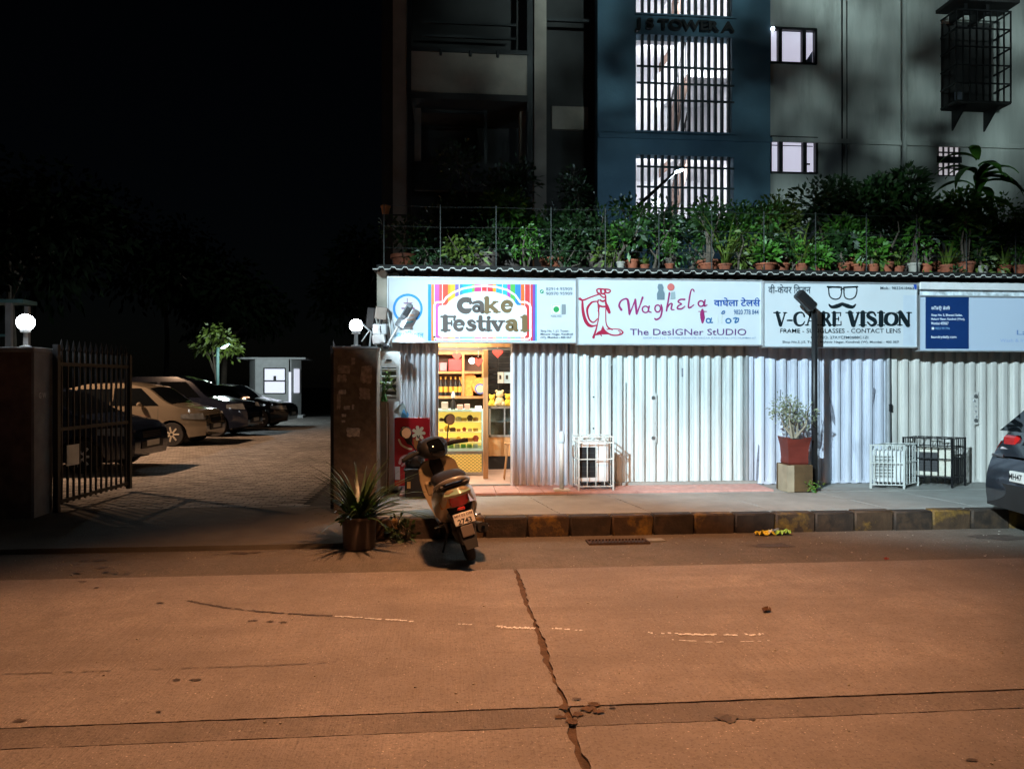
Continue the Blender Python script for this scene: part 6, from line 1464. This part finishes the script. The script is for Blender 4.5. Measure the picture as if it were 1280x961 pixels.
# ------------------------------------------------------------------ scooter
rw_ = gnd(589, 699, 0); sc_ = thing('scooter', 'gold scooter leaning on its stand, seen from behind, before the cake shop', 'scooter', (rw_.x, rw_.y, -.006), (0, R(-15), R(7)))
def ring(y, cz, hw__, hh__, n=20, p=2.6, cx=0., tilt=0.):
    out = []
    for k in range(n):
        a = 2*pi*k/n; c_, s_ = cos(a), sin(a)
        out.append(Vector((cx+hw__*math.copysign(abs(c_)**(2/p), c_), y+tilt*hh__*s_, cz+hh__*math.copysign(abs(s_)**(2/p), s_))))
    return out
def loft(nm, rows, mt, par=None, p=2.6, **k): return MB().loft([ring(*r_, p=p) for r_ in rows]).build(nm, mt, par or sc_, 50, **k)
def swheel(y, r=.225):
    w_ = MB().lathe([(r*.6, -.03), (r*.82, -.048), (r*.96, -.036), (r, 0), (r*.96, .036), (r*.82, .048), (r*.6, .03)], (0, y, r), 30, 'x').build('wheel', M_rubber, sc_, 40)
    m_ = MB().lathe([(r*.62, -.036), (r*.62, .036)], (0, y, r), 24, 'x', False).lathe([(.04, -.06), (.04, .06)], (0, y, r), 14, 'x')
    for k in range(5): a = 2*pi*k/5; m_.box((0, y+r*.36*cos(a), r+r*.36*sin(a)), (.04, r*.52, .035), .004, (a, 0, 0))
    m_.build('rim', M_steel, w_, 40)
swheel(0); swheel(1.24)
# tail body: broad gold shell rising to a pointed tail
loft('tail_body', [(-.385, .715, .075, .03), (-.36, .70, .11, .06), (-.30, .67, .145, .10), (-.16, .61, .18, .15), (.08, .56, .205, .19), (.35, .52, .20, .18), (.52, .46, .165, .15), (.60, .42, .12, .10)], M_gold, p=3.0)
loft('tail_underside', [(-.31, .56, .09, .05), (-.2, .52, .125, .075), (.05, .46, .14, .09), (.35, .42, .14, .09)], M_blackp)
loft('seat', [(-.20, .775, .07, .02), (-.17, .785, .135, .05), (-.02, .80, .16, .07), (.2, .785, .165, .07), (.42, .755, .145, .065), (.58, .73, .10, .05), (.62, .71, .06, .02)], M_seat)
# grab rail arch behind the seat
gr = MB(); gr.tube([(-.16, .06, .72), (-.16, -.12, .77), (-.125, -.28, .81), (-.065, -.35, .835), (0, -.36, .842), (.065, -.35, .835), (.125, -.28, .81), (.16, -.12, .77), (.16, .06, .72)], [.014, .018, .02, .02, .02, .02, .02, .018, .014], 8); gr.build('grab_rail', mat('grab_rail_silver', (.42, .38, .32), .35, metal=.5, var=.05), sc_, True)
MB().box((0, -.26, .785), (.28, .17, .04), .012).build('tail_cover', M_blackp, sc_)
# tail lamp
def tailpatch(z0, z1, w0, w1, y0, y1, mt, nm, off=.0): 
    MB().grid([[Vector(((w0+(w1-w0)*j/4)*f, y0+(y1-y0)*j/4+.05*f*f-off, z0+(z1-z0)*j/4)) for j in range(5)] for f in (-1, -.6, -.2, .2, .6, 1)]).build(nm, mt, sc_, True)
tailpatch(.60, .69, .075, .12, -.385, -.402, M_red, 'tail_light'); tailpatch(.712, .757, .125, .09, -.415, -.375, M_lens, 'clear_lens_glint')
tailpatch(.69, .714, .123, .128, -.405, -.415, M_gold, 'lamp_bezel')
for s_ in (-1, 1): MB().grid([[Vector((s_*(.09+.075*i/3), -.385+.16*i/3, .615+.075*j/3-.012*i)) for j in range(4)] for i in range(4)]).build('turn_signal', mat('amber_lens', (.5, .2, .04), .2, coat=.4), sc_, True)
# rear mudguard with number plate
MB().grid([[Vector((f*(.12-.014*i), -.30-.035*i+.0, .60-.075*i)) for f in (-1, -.4, .4, 1)] for i in range(6)]).build('mudguard', M_blackp, sc_, True)
MB().grid([[Vector((f*.07, -.20-.10*sin(pi*i/10)+.02*0, .44-.030*i)) for f in (-1, 0, 1)] for i in range(8)]).build('inner_mudguard', M_blackp, sc_, True)
pn = MB().box((0, -.405, .49), (.185, .012, .105), .004, (R(-14), 0, 0)).build('number_plate', M_plate, sc_)
me = text_mesh('2743', .03); xs_ = [v.co.x for v in me.vertices]; c0 = (min(xs_)+max(xs_))/2
for v in me.vertices: q_ = Vector(((v.co.x-c0)*.066, -.0075, -.045+v.co.y*.062)); q_.rotate(Euler((R(-14), 0, 0))); v.co = q_+Vector((0, -.405, .49))
me.materials.append(M_ink); link('plate_lettering', me, pn)
me = text_mesh('MH 02 DM', .02); xs_ = [v.co.x for v in me.vertices]; c0 = (min(xs_)+max(xs_))/2
for v in me.vertices: q_ = Vector(((v.co.x-c0)*.036, -.0075, .018+v.co.y*.032)); q_.rotate(Euler((R(-14), 0, 0))); v.co = q_+Vector((0, -.405, .49))
me.materials.append(mat('ink_brown', (.2, .14, .1), .6)); link('plate_lettering', me, pn)
MB().box((0, -.385, .575), (.07, .025, .03), .008).build('plate_lamp', M_red, sc_)
MB().box((0, -.43, .38), (.11, .01, .10), .004, (R(-12), 0, 0)).build('mud_flap', mat('flap_grey', (.16, .13, .11), .6), sc_)
# engine, exhaust, stands
loft('engine_case', [(-.06, .25, .07, .09), (.05, .26, .09, .10), (.3, .28, .09, .09), (.46, .3, .06, .06)], M_blackp, p=3)
ex = MB(); ex.tube([(.165, .42, .24), (.17, .3, .23), (.17, .12, .25), (.172, -.14, .30)], [.02, .045, .055, .05], 14); ex.build('exhaust', M_blackp, sc_, 50)
MB().tube([(.225, .2, .245), (.226, -.05, .285)], .018, 8).build('heat_shield', M_chrome, sc_, True); MB().tube([(.172, -.14, .30), (.172, -.17, .305)], .018, 8).build('exhaust_tip', M_chrome, sc_)
MB().tube([(-.10, .42, .26), (-.22, .40, .04), (-.27, .38, .02)], .011, 6).build('side_stand', M_black, sc_)
for s_ in (-1, 1): MB().tube([(s_*.12, .1, .3), (s_*.14, .02, .56)], .028, 10).build('shock_absorber', M_blackp, sc_); MB().tube([(s_*.10, .34, .32), (s_*.235, .30, .33)], .013, 7).build('footpeg', M_chrome, sc_, True)
# floor board, leg shield, front
MB().box((0, .76, .285), (.34, .42, .05), .015).build('floorboard', M_blackp, sc_)
def shield(s_): pass
rows = []
for (z_, w_, y) in ((.30, .16, .96), (.42, .19, .99), (.56, .215, 1.02), (.70, .22, 1.04), (.82, .20, 1.06), (.88, .13, 1.07)):
    rows.append([Vector((w_*f, y+.09*abs(f)**2*0-.05*(abs(f)**2)+.0, z_)) for f in (-1, -.7, -.35, 0, .35, .7, 1)])
MB().grid(rows).build('leg_shield', M_gold, sc_, True)
rows = [[q_+Vector((0, .10+.05*(1-abs(i-3)/3), 0)) for i, q_ in enumerate(r_)] for r_ in rows]; MB().grid(rows).build('front_apron', M_gold, sc_, True)
for s_ in (-1, 1):
    MB().box((s_*.12, 1.0, .60), (.14, .05, .16), .03).build('glove_box', M_gold, sc_); MB().lathe([(.02, -.01), (.02, .004)], (s_*.12, .972, .66), 12, 'y').build('glove_box_knob', M_ink, sc_)
loft('front_mudguard', [(1.02, .36, .03, .02), (1.1, .46, .07, .03), (1.24, .49, .08, .035), (1.38, .45, .06, .03), (1.44, .38, .03, .02)], M_gold)
for s_ in (-1, 1): MB().tube([(s_*.06, 1.2, .25), (s_*.055, 1.1, .65)], .02, 8).build('fork_leg', M_black, sc_)
# handlebar assembly turned to the left
hb = bpy.data.objects.new('handlebar', None); COL.objects.link(hb); hb.parent = sc_; hb.location = (0, 1.06, .9); hb.rotation_euler = (R(12), 0, R(16)); hb.scale = (1.1, 1.1, 1.25); sc_.scale = (.96, .96, .96)
loft('handlebar_cowl', [(-.13, .06, .05, .03), (-.10, .07, .11, .06), (-.02, .09, .15, .085), (.07, .08, .14, .09), (.14, .05, .09, .06), (.17, .04, .04, .03)], M_blackp, hb)
loft('dashboard', [(-.132, .075, .07, .025), (-.10, .10, .09, .035), (-.04, .14, .08, .03)], M_cglass, hb)
loft('steering_neck', [(-.06, -.16, .055, .12), (.0, -.12, .075, .14), (.06, -.12, .05, .12)], M_blackp, hb)
for s_ in (-1, 1):
    MB().tube([(s_*.12, .02, .075), (s_*.22, -.02, .085), (s_*.35, -.075, .08)], [.017, .019, .019], 10).build('grip', M_rubber, hb, True); MB().tube([(s_*.16, .05, .08), (s_*.24, .045, .08), (s_*.33, .0, .07)], .008, 6).build('brake_lever', M_black, hb)
    MB().tube([(s_*.17, .02, .10), (s_*.20, .03, .19), (s_*.225, .02, .25)], .006, 6).build('mirror_stem', M_black, hb)
    MB().ball((s_*.235, .02, .285), (.062, .02, .045), 14, 10).build('mirror', M_blackp, hb, True); MB().lathe([(.05, -.004), (.045, -.006)], (s_*.235, .0, .285), 18, 'y').build('mirror_glass', M_chrome, hb)
